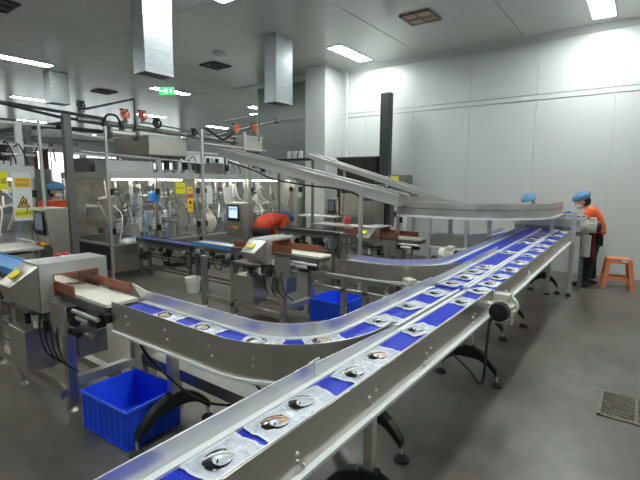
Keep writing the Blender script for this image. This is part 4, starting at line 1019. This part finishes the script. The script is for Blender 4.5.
# machine heads (motors etc.) on A and B
def gadget_row(label, x, ys, z, cols, seed):
    for k, y in enumerate(ys):
        rnd = random.Random(seed+k); t = thing('servo_motor', label+', '+('first', 'second', 'third', 'fourth', 'fifth', 'sixth', 'seventh', 'eighth')[k]+' from the left', 'motor', (x, y, z))
        h = rnd.uniform(.12, .22); r = rnd.uniform(.035, .06)
        bm = BM(); cbox(bm, (x, y, z+.03), (.14, .12, .06)); obj('mount', bm, STEEL_L, t)
        bm = BM(); cyl(bm, (x, y, z+.06), (x, y, z+.06+h), r, n=14); obj('motor_barrel', bm, cols[k % len(cols)], t, smooth=True)
        bm = BM(); tube(bm, [(x, y, z+.06+h*.8), (x+.08, y+.03, z+.1+h), (x+.12, y+.1, z+.1), (x+.1, y+.12, z+.02)], .008, 6); obj('motor_cable', bm, RUBBER, t, smooth=True)
gadget_row('motor on the header of the glazed machine with dark side', -6.93, (4.55, 4.72, 4.90, 5.10, 5.22), 1.735, (STEEL_L, BLACK, STEEL_D, BLACK, STEEL_L), 11)
gadget_row('motor on the header of the left edge machine', -6.95, (1.95, 2.08, 2.22, 2.36), 1.785, (BLACK, STEEL_L, BLACK, STEEL_L), 21)
gadget_row('motor on the header of the machine behind the lit screen', -6.95, (6.15, 6.30, 7.05, 7.22, 7.85), 1.735, (BLACK, STEEL_L, STEEL_L, BLACK, STEEL_L), 31)

def post(x, y, z0, z1, w_, m, label):
    bm = BM(); cbox(bm, (x, y, (z0+z1)/2), (w_, w_, z1-z0)); return tag(obj('steel_post', bm, m, bevel=.004), label, 'post')
post(-6.70, 2.95, 0, 2.52, .10, STEEL_D, 'thick grey steel post between the two glazed machines at left')
post(-7.6, 2.78, 0, 2.4, .09, STEEL_D, 'darker thinner post standing just left of the thick grey post')
post(-6.72, 2.60, 1.78 if False else 0, 2.40, .035, STEEL_L, 'slim bright pole right of the yellow signs')
post(-6.92, 2.42, 1.79, 2.38, .07, WHITE, 'short white post on top of the left edge machine')
post(-6.72, 3.52, 0, 2.42, .04, STEEL_L, 'slim steel pole at the front corner of the glazed machine with dark side')
post(-6.74, 5.36, 0, 2.55, .05, STEEL_L, 'slim steel pole between the two central glazed machines')
post(-6.70, 6.42, 0, 2.60, .035, STEEL_L, 'slim pole rising past the machine behind the lit screen')
post(-3.03, 5.02, 0, 1.53, .045, STEEL_L, 'steel pole standing under the long chute, left of the raised conveyor')
# pipes
def rail(label, p0, p1, w_=.03, m=None):
    bm = BM(); beam(bm, p0, p1, w_, w_); return tag(obj('overhead_rail', bm, m or STEEL_L), label, 'rail')
rail('level rail at the top of the white post, left edge', (-6.92, .6, 2.36), (-6.92, 2.9, 2.36))
rail('level rail just above the left edge hopper rim', (-6.92, .6, 2.12), (-6.92, 2.9, 2.05), .025)
rail('rail from the thick grey post to the corner pole', (-6.72, 3.0, 2.28), (-6.72, 3.5, 2.24), .03)
rail('low rail from the thick grey post to the corner pole', (-6.72, 3.0, 1.98), (-6.72, 3.5, 1.96), .03)
rail('rail crossing behind the thick grey post', (-7.6, 2.2, 2.20), (-7.6, 3.5, 2.18), .05, STEEL_D)
rail('dark tray running back from the thick grey post', (-6.75, 3.0, 2.40), (-9.8, 3.0, 2.46), .07, DARK)
rail('dark tray crossing at the far left behind the white post', (-7.4, .6, 2.75), (-7.4, 3.9, 2.62), .045, DARK)
rail('rail over the machine behind the lit screen, upper', (-6.72, 5.4, 2.30), (-6.72, 7.1, 2.26), .025)
rail('rail over the machine behind the lit screen, lower', (-6.72, 5.4, 2.08), (-6.72, 6.4, 2.06), .025, STEEL_D)
rail('dark rail between hopper and corner pole', (-6.95, 3.5, 1.99), (-6.95, 4.42, 1.97), .03, STEEL_D)
pipe('upper dark cable tray running above the machines at far left', [(-6.9, .3, 2.64), (-6.9, 2.2, 2.60), (-6.9, 2.95, 2.50), (-6.9, 4.2, 2.46)], .022, DARK)
pipe('lower dark pipe crossing above the machines at far left', [(-7.0, .3, 2.47), (-7.0, 2.92, 2.36), (-7.0, 4.0, 2.36)], .030, DARK)
pipe('long thick steel pipe running level over the glazed machines', [(-6.9, 3.2, 2.50), (-6.9, 5.3, 2.43), (-6.9, 6.4, 2.40)], .045, STEEL_D, flanges=[((-6.9, 3.9, 2.476), (0,1,-.03)), ((-6.9, 6.3, 2.402), (0,1,0))])
pipe('thin pipe rising to an elbow above the orange valves', [(-6.85, 3.2, 2.62), (-6.85, 4.1, 2.92), (-6.85, 4.1, 2.45)], .018, DARK)
pipe('thin pipe above the level thick pipe', [(-6.95, 4.3, 2.58), (-6.95, 5.3, 2.52), (-6.95, 6.5, 2.50)], .014, STEEL_D)
pipe('thick flanged pipe rising toward the right hanging duct', [(-6.9, 5.6, 2.42), (-6.9, 6.1, 2.56), (-6.9, 7.65, 2.98)], .035, STEEL_D, flanges=[((-6.9, 7.6, 2.965), (0,1,.27))])
pipe('thin pipe rising to an elbow above the red valves', [(-6.8, 5.7, 2.70), (-6.8, 6.95, 3.02), (-6.8, 6.95, 2.45)], .016, STEEL_D)
pipe('level thin steel rail beyond the small hopper', [(-6.8, 7.15, 2.43), (-6.8, 8.3, 2.38), (-6.8, 8.3, 1.72)], .016, STEEL_D)
pipe('black corrugated hose drooping between the valves', [(-6.8, 5.5, 2.60), (-6.75, 5.75, 2.45), (-6.78, 5.95, 2.42), (-6.8, 6.2, 2.55)], .022, RUBBER, True)
pipe('steel tube crossing at the level of the left hopper', [(-6.9, .6, 1.95), (-6.9, 2.6, 1.93)], .02, STEEL_L)
pipe('polished drum shaped pipe section above the glazed machine', [(-6.85, 3.62, 2.34), (-6.85, 4.12, 2.34)], .055, STEEL_L, flanges=[((-6.85, 3.64, 2.34), (0,1,0)), ((-6.85, 4.1, 2.34), (0,1,0))])
pipe('horizontal guard bar across the glazed machine top', [(-6.72, 3.1, 2.02), (-6.72, 5.4, 1.92)], .014, STEEL_L)
pipe('black hose looping above the polished drum', [(-6.85, 3.55, 2.42), (-6.83, 3.62, 2.60), (-6.83, 3.78, 2.60), (-6.85, 3.85, 2.45)], .018, RUBBER, True)
valve(-6.85, 3.93, 2.60, ORV, 'orange valve wheel left of the thin pipe elbow', s=.75)
valve(-6.85, 4.24, 2.62, RED, 'red valve wheel right of the thin pipe elbow, with black cap', s=.75)
valve(-6.82, 6.30, 2.62, ORV, 'left of two red orange valves over the small hopper', s=.75)
valve(-6.82, 6.82, 2.68, ORV, 'right of two red orange valves over the small hopper', s=.75)
valve(-6.85, 4.50, 2.52, BLACK, 'small black valve at the right end of the large hopper top', s=.8)
valve(-6.85, 5.28, 2.46, BLACK, 'small black valve over the pole between the central machines', s=.6)
valve(-6.85, 3.25, 2.66, BLACK, 'small black valve above the thick grey post', s=.6)
# dark red machine beyond the posts and bright windows far behind
t = thing('red_machine', 'dark red machine part seen between the posts above the left worker', 'machine', (-9.6, 3.1, 0))
pbox('stand', STEEL_D, t, -9.9, -9.4, 2.7, 3.8, 0, 1.80)
for k in range(6):
    bm = BM(); cyl(bm, (-9.5, 2.78+k*.19, 1.80), (-9.5, 2.78+k*.19, 2.12+.06*(k % 2)), .075, n=12); obj('red_drum', bm, BRICKR, t, smooth=True)
    bm = BM(); tube(bm, [(-9.42, 2.78+k*.19, 2.1), (-9.3, 2.85+k*.19, 2.28), (-9.35, 2.92+k*.19, 1.95)], .012, 6); obj('hose', bm, RUBBER, t, smooth=True)
wn = 1
for (y0, y1, z0, z1, nc) in ((6.5, 10.0, 1.2, 3.3, 4), (10.4, 13.9, 1.2, 3.3, 4), (14.3, 17.8, 1.2, 3.3, 4), (18.2, 21.7, 1.2, 3.3, 4)):
    bm = BM(); X = -29.97
    f = BM()
    for q in ((y0-.05,y1+.05,z0-.05,z0),(y0-.05,y1+.05,z1,z1+.05),(y0-.05,y0,z0,z1),(y1,y1+.05,z0,z1)): box(f, X-.02, X+.04, *q)
    for k in range(1, nc): box(f, X-.01, X+.03, y0+(y1-y0)*k/nc-.025, y0+(y1-y0)*k/nc+.025, z0, z1)
    w_ = struct('window_%d' % wn, f, STEEL_D); wn += 1
    for k in range(nc):
        a = y0+(y1-y0)*k/nc+.025; b_ = y0+(y1-y0)*(k+1)/nc-.025
        pbox('pane', BACKLIT, w_, X-.01, X+.005, a, b_, z0, z1)
    bm.free()
# white partition panels behind machine C, seen over its header
t = thing('white_partition', 'white partition screen seen behind the pipes above the machine tops', 'partition', (-12, 11.5, 0))
for k in range(4): pbox('partition_panel', WALLM, t, -13.5+k*.01, -13.45+k*.01, 9.6+k*1.2, 10.75+k*1.2, .1, 2.6)
pbox('partition_rail', STEEL_L, t, -13.52, -13.40, 9.55, 14.4, 2.6, 2.66); 
for k in range(5): pbox('partition_post', STEEL_D, t, -13.52, -13.42, 9.54+k*1.2, 9.60+k*1.2, 0, 2.6)

# ------------------------------------------------------------------ chutes
def chute(p0, p1, w_, h, label, cable=True):
    p0, p1 = Vector(p0), Vector(p1); t = thing('steel_chute', label, 'chute', p1)
    v = Vector((0, w_/2, 0)); hz = Vector((0, 0, h))
    def sheet(name, a, b_, c, d, m, n):
        bm = BM(); n = Vector(n)*.003; hexa(bm, [a-n, b_-n, c-n, d-n, a+n, b_+n, c+n, d+n]); return obj(name, bm, m, t)
    sheet('chute_floor', p0-v, p1-v, p1+v, p0+v, STEEL_D, (0,0,1))
    a = sheet('chute_side', p0-v, p1-v, p1-v+hz, p0-v+hz, STEEL_L, (0,1,0)); sheet('chute_side', p0+v, p1+v, p1+v+hz, p0+v+hz, STEEL, (0,1,0))
    for s in (-1, 1):
        bm = BM(); beam(bm, p0+v*s+hz, p1+v*s+hz, .05, .025); obj('folded_rim', bm, STEEL_L, t)
    for k in range(1, 4):
        c = p0.lerp(p1, k/4); bm = BM(); beam(bm, c-v*1.1-Vector((0,0,.02)), c+v*1.1-Vector((0,0,.02)), .03, .03); obj('cross_brace', bm, STEEL_D, t)
    return t
ch1 = chute((-6.05, 5.32, 2.03), (-2.55, 5.32, 1.285), .34, .14, 'long near steel chute sloping down from the hopper to the raised conveyor')
bm = BM(); tube(bm, [(-5.75, 5.12, 1.93), (-5.1, 5.12, 1.76), (-4.7, 5.12, 1.63), (-4.0, 5.11, 1.54), (-3.5, 5.11, 1.50), (-3.12, 5.08, 1.42), (-3.05, 5.06, 1.25)], .014); obj('black_cable', bm, RUBBER, ch1, smooth=True)
pbox('chute_bracket', STEEL_D, ch1, -3.10, -3.04, 5.06, 5.5, 1.34, 1.38)
for x, z in ((-5.6, 1.97), (-2.7, 1.30)):
    pbox('chute_leg', STEEL, ch1, x-.02, x+.02, 5.45, 5.49, 0, z)
ch2 = chute((-5.0, 6.55, 2.02), (-2.2, 6.55, 1.22), .26, .07, 'far steel chute with pale rim sloping down behind the near one')
for x, z in ((-4.4, 1.80), (-2.4, 1.24)): pbox('chute_leg', STEEL, ch2, x-.02, x+.02, 6.66, 6.70, 0, z)
for k in range(5): 
    x = -5.3-k*.09
t = thing('vibrator_motor', 'cluster of small motors at the upper end of the far chute', 'motor', (-5.2, 6.5, 2.02))
pbox('motor_base', BLACK, t, -5.9, -4.95, 6.42, 6.66, 1.99, 2.03)
for k in range(3):
    bm = BM(); cyl(bm, (-5.55+k*.14, 6.5, 2.03), (-5.55+k*.14, 6.5, 2.17), .045, n=12); obj('motor_barrel', bm, STEEL_L, t, smooth=True)
for x in (-5.85, -5.0): pbox('motor_leg', STEEL_D, t, x-.02, x+.02, 6.5, 6.54, 0, 1.99)

# ------------------------------------------------------------------ black mast, black cabinet, yellow labelled box
t = thing('black_mast', 'tall dark rectangular mast standing in front of the pale back wall', 'mast', (-4.44, 8.35, 0))
bm = BM(); box(bm, -4.57, -4.36, 8.27, 8.45, .0, 3.42); obj('mast_column', bm, CHAR, t, bevel=.01)
pbox('mast_cap', STEEL_D, t, -4.575, -4.355, 8.265, 8.455, 3.42, 3.435)
t = thing('black_cabinet', 'black machine cabinet with horizontal ridges left of the tall mast', 'cabinet', (-5.1, 8.4, 0))
pbox('cabinet_body', mat('black_cabinet_paint', (.035, .033, .03), .35, .3, var=.3, vscale=6), t, -5.60, -4.60, 8.22, 8.75, 0, 2.10)
pbox('cabinet_top', DARK, t, -5.62, -4.58, 8.20, 8.77, 2.10, 2.14)
for k in range(5): pbox('rib', CHAR, t, -5.60, -4.60, 8.205, 8.22, .3+k*.36, .34+k*.36)
t = thing('control_box', 'grey control box with yellow label beside the tall mast', 'box', (-4.0, 8.3, 1.4))
pbox('box_body', STEEL_D, t, -4.30, -3.88, 8.2, 8.5, 1.3, 1.75, bevel=.015); pbox('yellow_label', YEL, t, -4.24, -4.06, 8.195, 8.20, 1.60, 1.72)
pbox('label_mark', BLACK, t, -4.18, -4.12, 8.193, 8.195, 1.60, 1.64); pbox('white_tag', PAPER, t, -4.36, -4.32, 8.2, 8.22, 1.5, 1.72)
pbox('box_stand', STEEL_D, t, -4.15, -4.05, 8.3, 8.4, 0, 1.3)
t = thing('machine_cabinet', 'plain stainless cabinet below the long chute, behind the steel pole', 'cabinet', (-5.0, 8.0, 0))
pbox('cabinet_body', STEEL, t, -5.20, -4.35, 7.75, 8.15, .1, 1.55, bevel=.01)
for x in (-5.15, -4.4): pbox('foot', STEEL_D, t, x-.03, x+.03, 7.8, 7.86, 0, .1)
for z in (1.40, 1.0): 
    for k in range(4): pbox('latch', STEEL_L, t, -5.05+k*.2, -5.0+k*.2, 7.735, 7.75, z, z+.06)
# white ducting piece below the raised conveyor's left end
t = thing('white_pillar_unit', 'white upright unit with black clamp at the left end of the raised conveyor', 'unit', (-2.85, 6.0, 0))
pbox('unit_body', WHITE, t, -3.0, -2.86, 5.95, 6.1, 0, 1.22); pbox('clamp', BLACK, t, -2.99, -2.90, 5.93, 5.95, 1.08, 1.16); pbox('clamp', BLACK, t, -2.92, -2.86, 5.92, 5.95, 1.0, 1.08)

# ------------------------------------------------------------------ people
def skin_obj(name, joints, edges, m, parent, levels=1, root=0):
    me = bpy.data.meshes.new(name); me.from_pydata([j[0] for j in joints], edges, []); me.materials.append(m)
    o = bpy.data.objects.new(name, me); C.objects.link(o)
    sk = o.modifiers.new('skin', 'SKIN'); sk.use_smooth_shade = True
    for i, j in enumerate(joints):
        r = j[1]; me.skin_vertices[0].data[i].radius = (r, r) if not isinstance(r, tuple) else r
        me.skin_vertices[0].data[i].use_root = (i == root)
    sb = o.modifiers.new('sub', 'SUBSURF'); sb.levels = levels; sb.render_levels = levels
    if parent: o.parent = parent; o.matrix_parent_inverse = parent_world(parent).inverted()
    return o
def person(name_label, J, jacket, apron=None, cap=True, mask=True, trousers=TROUS, face=(1,0,0), bulk=1.0):
    """J: dict of joint positions in world space"""
    V = {k: Vector(v) for k, v in J.items()}
    t = thing('person', name_label, 'person', (V['pelvis'].x, V['pelvis'].y, 0))
    names = ['pelvis','spine','chest','neck','head_base','sh_l','el_l','wr_l','hd_l','sh_r','el_r','wr_r','hd_r','hip_l','kn_l','an_l','hip_r','kn_r','an_r']
    rad = dict(pelvis=.12, spine=.11, chest=.13, neck=.05, head_base=.05, sh_l=.06, el_l=.042, wr_l=.03, hd_l=.028, sh_r=.06, el_r=.042, wr_r=.03, hd_r=.028, hip_l=.09, kn_l=.06, an_l=.042, hip_r=.09, kn_r=.06, an_r=.042)
    js = [(tuple(V[n]), rad[n]*.9) for n in names]; ix = {n: i for i, n in enumerate(names)}
    E_ = [('pelvis','spine'),('spine','chest'),('chest','neck'),('neck','head_base'),('chest','sh_l'),('sh_l','el_l'),('el_l','wr_l'),('wr_l','hd_l'),('chest','sh_r'),('sh_r','el_r'),('el_r','wr_r'),('wr_r','hd_r'),
          ('pelvis','hip_l'),('hip_l','kn_l'),('kn_l','an_l'),('pelvis','hip_r'),('hip_r','kn_r'),('kn_r','an_r')]
    body = skin_obj('body', js, [(ix[a], ix[b_]) for a, b_ in E_], SKIN, t)
    jn = ['pelvis','spine','chest','neck','sh_l','el_l','wr_l','sh_r','el_r','wr_r']
    jx = {n: i for i, n in enumerate(jn)}
    jr = dict(pelvis=.15, spine=.145, chest=.165, neck=.075, sh_l=.088, el_l=.064, wr_l=.048, sh_r=.088, el_r=.064, wr_r=.048)
    V['hem'] = V['pelvis'].copy(); V['pelvis_j'] = V['pelvis']-(V['spine']-V['pelvis'])*.45
    pts = [(tuple(V['pelvis_j'] if n == 'pelvis' else V[n] if n != 'neck' else V['chest'].lerp(V['neck'], .75)), jr[n]*bulk) for n in jn]
    skin_obj('jacket', pts, [(jx[a], jx[b_]) for a, b_ in (('pelvis','spine'),('spine','chest'),('chest','neck'),('chest','sh_l'),('sh_l','el_l'),('el_l','wr_l'),('chest','sh_r'),('sh_r','el_r'),('el_r','wr_r'))], jacket, t)
    tn = ['pelvis','hip_l','kn_l','an_l','hip_r','kn_r','an_r']; tx = {n: i for i, n in enumerate(tn)}
    tr_ = dict(pelvis=.11, hip_l=.10, kn_l=.075, an_l=.062, hip_r=.10, kn_r=.075, an_r=.062)
    skin_obj('trousers', [(tuple(V[n]), tr_[n]) for n in tn], [(tx[a], tx[b_]) for a, b_ in (('pelvis','hip_l'),('hip_l','kn_l'),('kn_l','an_l'),('pelvis','hip_r'),('hip_r','kn_r'),('kn_r','an_r'))], trousers, t)
    fd = Vector(face).normalized(); sd = fd.cross(Vector((0,0,1))).normalized(); u = sd.cross(fd).normalized()
    Rm = Matrix((sd, fd, u)).transposed()
    hc = V['head']
    # shoes
    for a in ('an_l', 'an_r'):
        f2 = Vector((fd.x, fd.y, 0)).normalized(); c = Vector((V[a].x, V[a].y, .045))+f2*.06
        bm = BM(); ellipsoid(bm, c, (.048, .135, .045), 14, 8, Matrix((Vector((f2.y,-f2.x,0)), f2, Vector((0,0,1)))).transposed()); obj('shoe', bm, BLACK, t, smooth=True)
    bm = BM(); ellipsoid(bm, hc, (.078, .098, .118), 20, 14, Rm)
    for v in bm.verts:      # taper towards the chin
        q = v.co-hc; z = q.dot(u)
        if z < 0: 
            f_ = 1+z*1.9; v.co = hc+u*z+(q-u*z)*f_
    ellipsoid(bm, hc+fd*.098-u*.015, (.014, .018, .022), 8, 6, Rm)                       # nose
    ellipsoid(bm, hc+fd*.083-u*.062, (.024, .010, .008), 8, 6, Rm)                       # lips
    for s in (-1, 1): ellipsoid(bm, hc+sd*.080*s-u*.01, (.012, .022, .032), 8, 6, Rm)     # ears
    hd = obj('head', bm, SKIN, t, smooth=True)
    for s in (-1, 1):
        bm = BM(); ellipsoid(bm, hc+fd*.086+sd*.030*s+u*.014, (.013, .010, .008), 8, 6, Rm); obj('eye', bm, PAPER, hd, smooth=True)
        bm = BM(); ellipsoid(bm, hc+fd*.093+sd*.030*s+u*.014, (.006, .005, .006), 8, 6, Rm); obj('pupil', bm, BLACK, hd, smooth=True)
    bm = BM(); ellipsoid(bm, hc-fd*.022+u*.005, (.084, .094, .112), 16, 10, Rm); obj('hair', bm, HAIR, t, smooth=True)
    if cap:
        bm = BM(); ellipsoid(bm, hc-fd*.012+u*.070, (.115, .135, .078), 22, 12, Rm)
        for v in bm.verts:
            q = v.co-hc; a = math.atan2(q.dot(sd), q.dot(fd)); v.co += q.normalized()*.006*math.sin(a*11)
        torus(bm, hc-fd*.008+u*.045, u, .098, .014, 22, 6); obj('bouffant_cap', bm, CAP, t, smooth=True)
    if mask:
        bm = BM(); ellipsoid(bm, hc+fd*.062-u*.045, (.062, .052, .050), 14, 8, Rm); obj('face_mask', bm, MASKM, t, smooth=True)
    if apron:
        bm = BM(); c0 = V['chest'].lerp(V['spine'], .3); f2 = Vector((fd.x, fd.y, 0)).normalized(); s2 = Vector((-f2.y, f2.x, 0))
        rows = [(V['chest']+f2*.10-Vector((0,0,.05)), .12), (V['spine']+f2*.17, .17), (V['pelvis']+f2*.16, .20), (V['pelvis']+f2*.15-Vector((0,0,.25)), .21), (V['pelvis']+f2*.13-Vector((0,0,.42)), .21)]
        g = []
        for c, hw in rows: g.append([bm.verts.new(c+s2*hw*k/3-f2*.10*(abs(k)/3)**2*(1.2 if hw > .15 else .5)) for k in range(-3, 4)])
        for i in range(len(g)-1):
            for k in range(6): _quad(bm, [g[i][k], g[i][k+1], g[i+1][k+1], g[i+1][k]])
        a = obj('apron', bm, apron, t, smooth=True); so = a.modifiers.new('thick', 'SOLIDIFY'); so.thickness = .008
        bm = BM(); torus(bm, V['spine'].lerp(V['pelvis'], .5), (V['spine']-V['pelvis']), .122, .010, 20, 6); obj('apron_tie', bm, apron, t, smooth=True)
    # hands: palm with five fingers, gloved
    for side, w_, h_ in (('l', 'wr_l', 'hd_l'), ('r', 'wr_r', 'hd_r')):
        d = (V[h_]-V[w_]).normalized(); lat = d.cross(Vector((0,0,1))).normalized(); dn = d.cross(lat).normalized()
        if dn.z > 0: dn = -dn
        p = V[w_]; jt = [(tuple(p), .028), (tuple(p+d*.05), (.034)), (tuple(p+d*.085), .034)]; ed = [(0,1),(1,2)]
        for k, L in enumerate((.062, .074, .078, .070)):
            b0 = p+d*.095+lat*(-.030+.020*k); i0 = len(jt)
            jt += [(tuple(b0), .0095), (tuple(b0+d*L*.5+dn*.010), .0088), (tuple(b0+d*L*.85+dn*.032), .0075)]
            ed += [(2, i0), (i0, i0+1), (i0+1, i0+2)]
        th = p+d*.035+lat*(-.035 if side == 'l' else .035)*(1); i0 = len(jt); sg = -1 if side == 'l' else 1
        jt += [(tuple(th), .012), (tuple(th+d*.035+lat*sg*.022+dn*.01), .010), (tuple(th+d*.062+lat*sg*.020+dn*.025), .008)]
        ed += [(1, i0), (i0, i0+1), (i0+1, i0+2)]
        skin_obj('gloved_hand', jt, ed, GLOVE, t)
    return t
# worker at the far right, leaning to the left over the belt end
wx, wy = -.42, 7.86
person('worker in orange jacket, maroon apron and blue cap bending over the belt end',
 dict(pelvis=(-.535, wy, .80), spine=(-.515, wy, .95), chest=(-.575, wy, 1.13), neck=(-.68, wy, 1.25), head_base=(-.71, wy, 1.27), head=(-.745, wy-.01, 1.325),
  sh_l=(-.60, wy-.17, 1.17), el_l=(-.72, wy-.20, .98), wr_l=(-.86, wy-.13, 1.10), hd_l=(-.94, wy-.10, 1.11),
  sh_r=(-.60, wy+.17, 1.17), el_r=(-.74, wy+.19, 1.00), wr_r=(-.88, wy+.12, 1.13), hd_r=(-.96, wy+.10, 1.14),
  hip_l=(-.54, wy-.09, .76), kn_l=(-.58, wy-.10, .44), an_l=(-.60, wy-.11, .09), hip_r=(-.54, wy+.09, .76), kn_r=(-.57, wy+.11, .44), an_r=(-.53, wy+.12, .09)),
  JACK, MAROON, face=(-.85, -.2, -.42))
# second worker behind the raised conveyor, only the cap shows
fx, fy = -1.56, 8.35
person('worker hidden behind the raised conveyor, only the blue hair cap showing above it',
 dict(pelvis=(fx+.16, fy, .80), spine=(fx+.10, fy, .95), chest=(fx+.04, fy-.03, 1.10), neck=(fx-.0, fy-.10, 1.20), head_base=(fx, fy-.13, 1.22), head=(fx-.01, fy-.16, 1.27),
  sh_l=(fx-.14, fy-.03, 1.12), el_l=(fx-.2, fy-.14, .92), wr_l=(fx-.14, fy-.32, .93), hd_l=(fx-.12, fy-.40, .93),
  sh_r=(fx+.22, fy-.03, 1.12), el_r=(fx+.27, fy-.14, .92), wr_r=(fx+.2, fy-.32, .93), hd_r=(fx+.18, fy-.40, .93),
  hip_l=(fx+.07, fy, .74), kn_l=(fx+.06, fy-.04, .42), an_l=(fx+.06, fy, .09), hip_r=(fx+.25, fy, .74), kn_r=(fx+.26, fy-.04, .42), an_r=(fx+.26, fy, .09)),
  JACK, None, face=(-.3, -.8, -.5))
# worker bending in the middle
bx_, by_ = -5.12, 5.42
person('worker in red orange jacket and blue cap bending down beside the lit screen',
 dict(pelvis=(bx_-.05, by_-.12, .80), spine=(bx_-.05, by_+.05, .93), chest=(bx_-.05, by_+.25, .97), neck=(bx_-.03, by_+.40, .93), head_base=(bx_-.03, by_+.44, .92), head=(bx_-.02, by_+.52, .90),
  sh_l=(bx_-.20, by_+.28, .95), el_l=(bx_-.22, by_+.30, .74), wr_l=(bx_-.14, by_+.36, .60), hd_l=(bx_-.14, by_+.42, .55),
  sh_r=(bx_+.13, by_+.27, .94), el_r=(bx_+.16, by_+.20, .74), wr_r=(bx_+.10, by_+.33, .62), hd_r=(bx_+.10, by_+.40, .58),
  hip_l=(bx_-.15, by_-.12, .75), kn_l=(bx_-.15, by_-.06, .42), an_l=(bx_-.15, by_-.16, .09), hip_r=(bx_+.06, by_-.12, .75), kn_r=(bx_+.06, by_-.06, .42), an_r=(bx_+.06, by_-.14, .09)),
  JACK_R, MAROON, face=(.15, .75, -.55), bulk=1.25)
# worker behind the left control panel
ax_, ay_ = -7.3, 2.98
def stander(ax, ay, H, label, jk, fc, mask=True):
    k = H/1.7
    person(label, dict(pelvis=(ax, ay, .95*k), spine=(ax, ay, 1.10*k), chest=(ax, ay, 1.28*k), neck=(ax+.01, ay, 1.42*k), head_base=(ax+.02, ay, 1.47*k), head=(ax+.03, ay, 1.56*k),
      sh_l=(ax, ay-.18, 1.34*k), el_l=(ax+.08, ay-.22, 1.08*k), wr_l=(ax+.26, ay-.14, 1.02*k), hd_l=(ax+.34, ay-.12, 1.02*k),
      sh_r=(ax, ay+.18, 1.34*k), el_r=(ax+.08, ay+.22, 1.08*k), wr_r=(ax+.26, ay+.14, 1.02*k), hd_r=(ax+.34, ay+.12, 1.02*k),
      hip_l=(ax, ay-.09, .88*k), kn_l=(ax+.02, ay-.10, .48*k), an_l=(ax, ay-.10, .09), hip_r=(ax, ay+.09, .88*k), kn_r=(ax+.02, ay+.10, .48*k), an_r=(ax, ay+.10, .09)),
      jk, None, face=fc, mask=mask)
stander(-7.3, 2.98, 1.55, 'worker in red orange jacket and blue cap standing behind the left console', JACK_R, (.8, .5, -.2))

# small floor litter
for x, y, r, lab in ((-3.35, 3.05, .05, 'crumpled white scrap on the floor in front of the second metal detector'),):
    bm = BM(); ellipsoid(bm, (x, y, .012), (r, r*.7, .012), 8, 5); tag(obj('paper_scrap', bm, PAPER), lab, 'scrap')
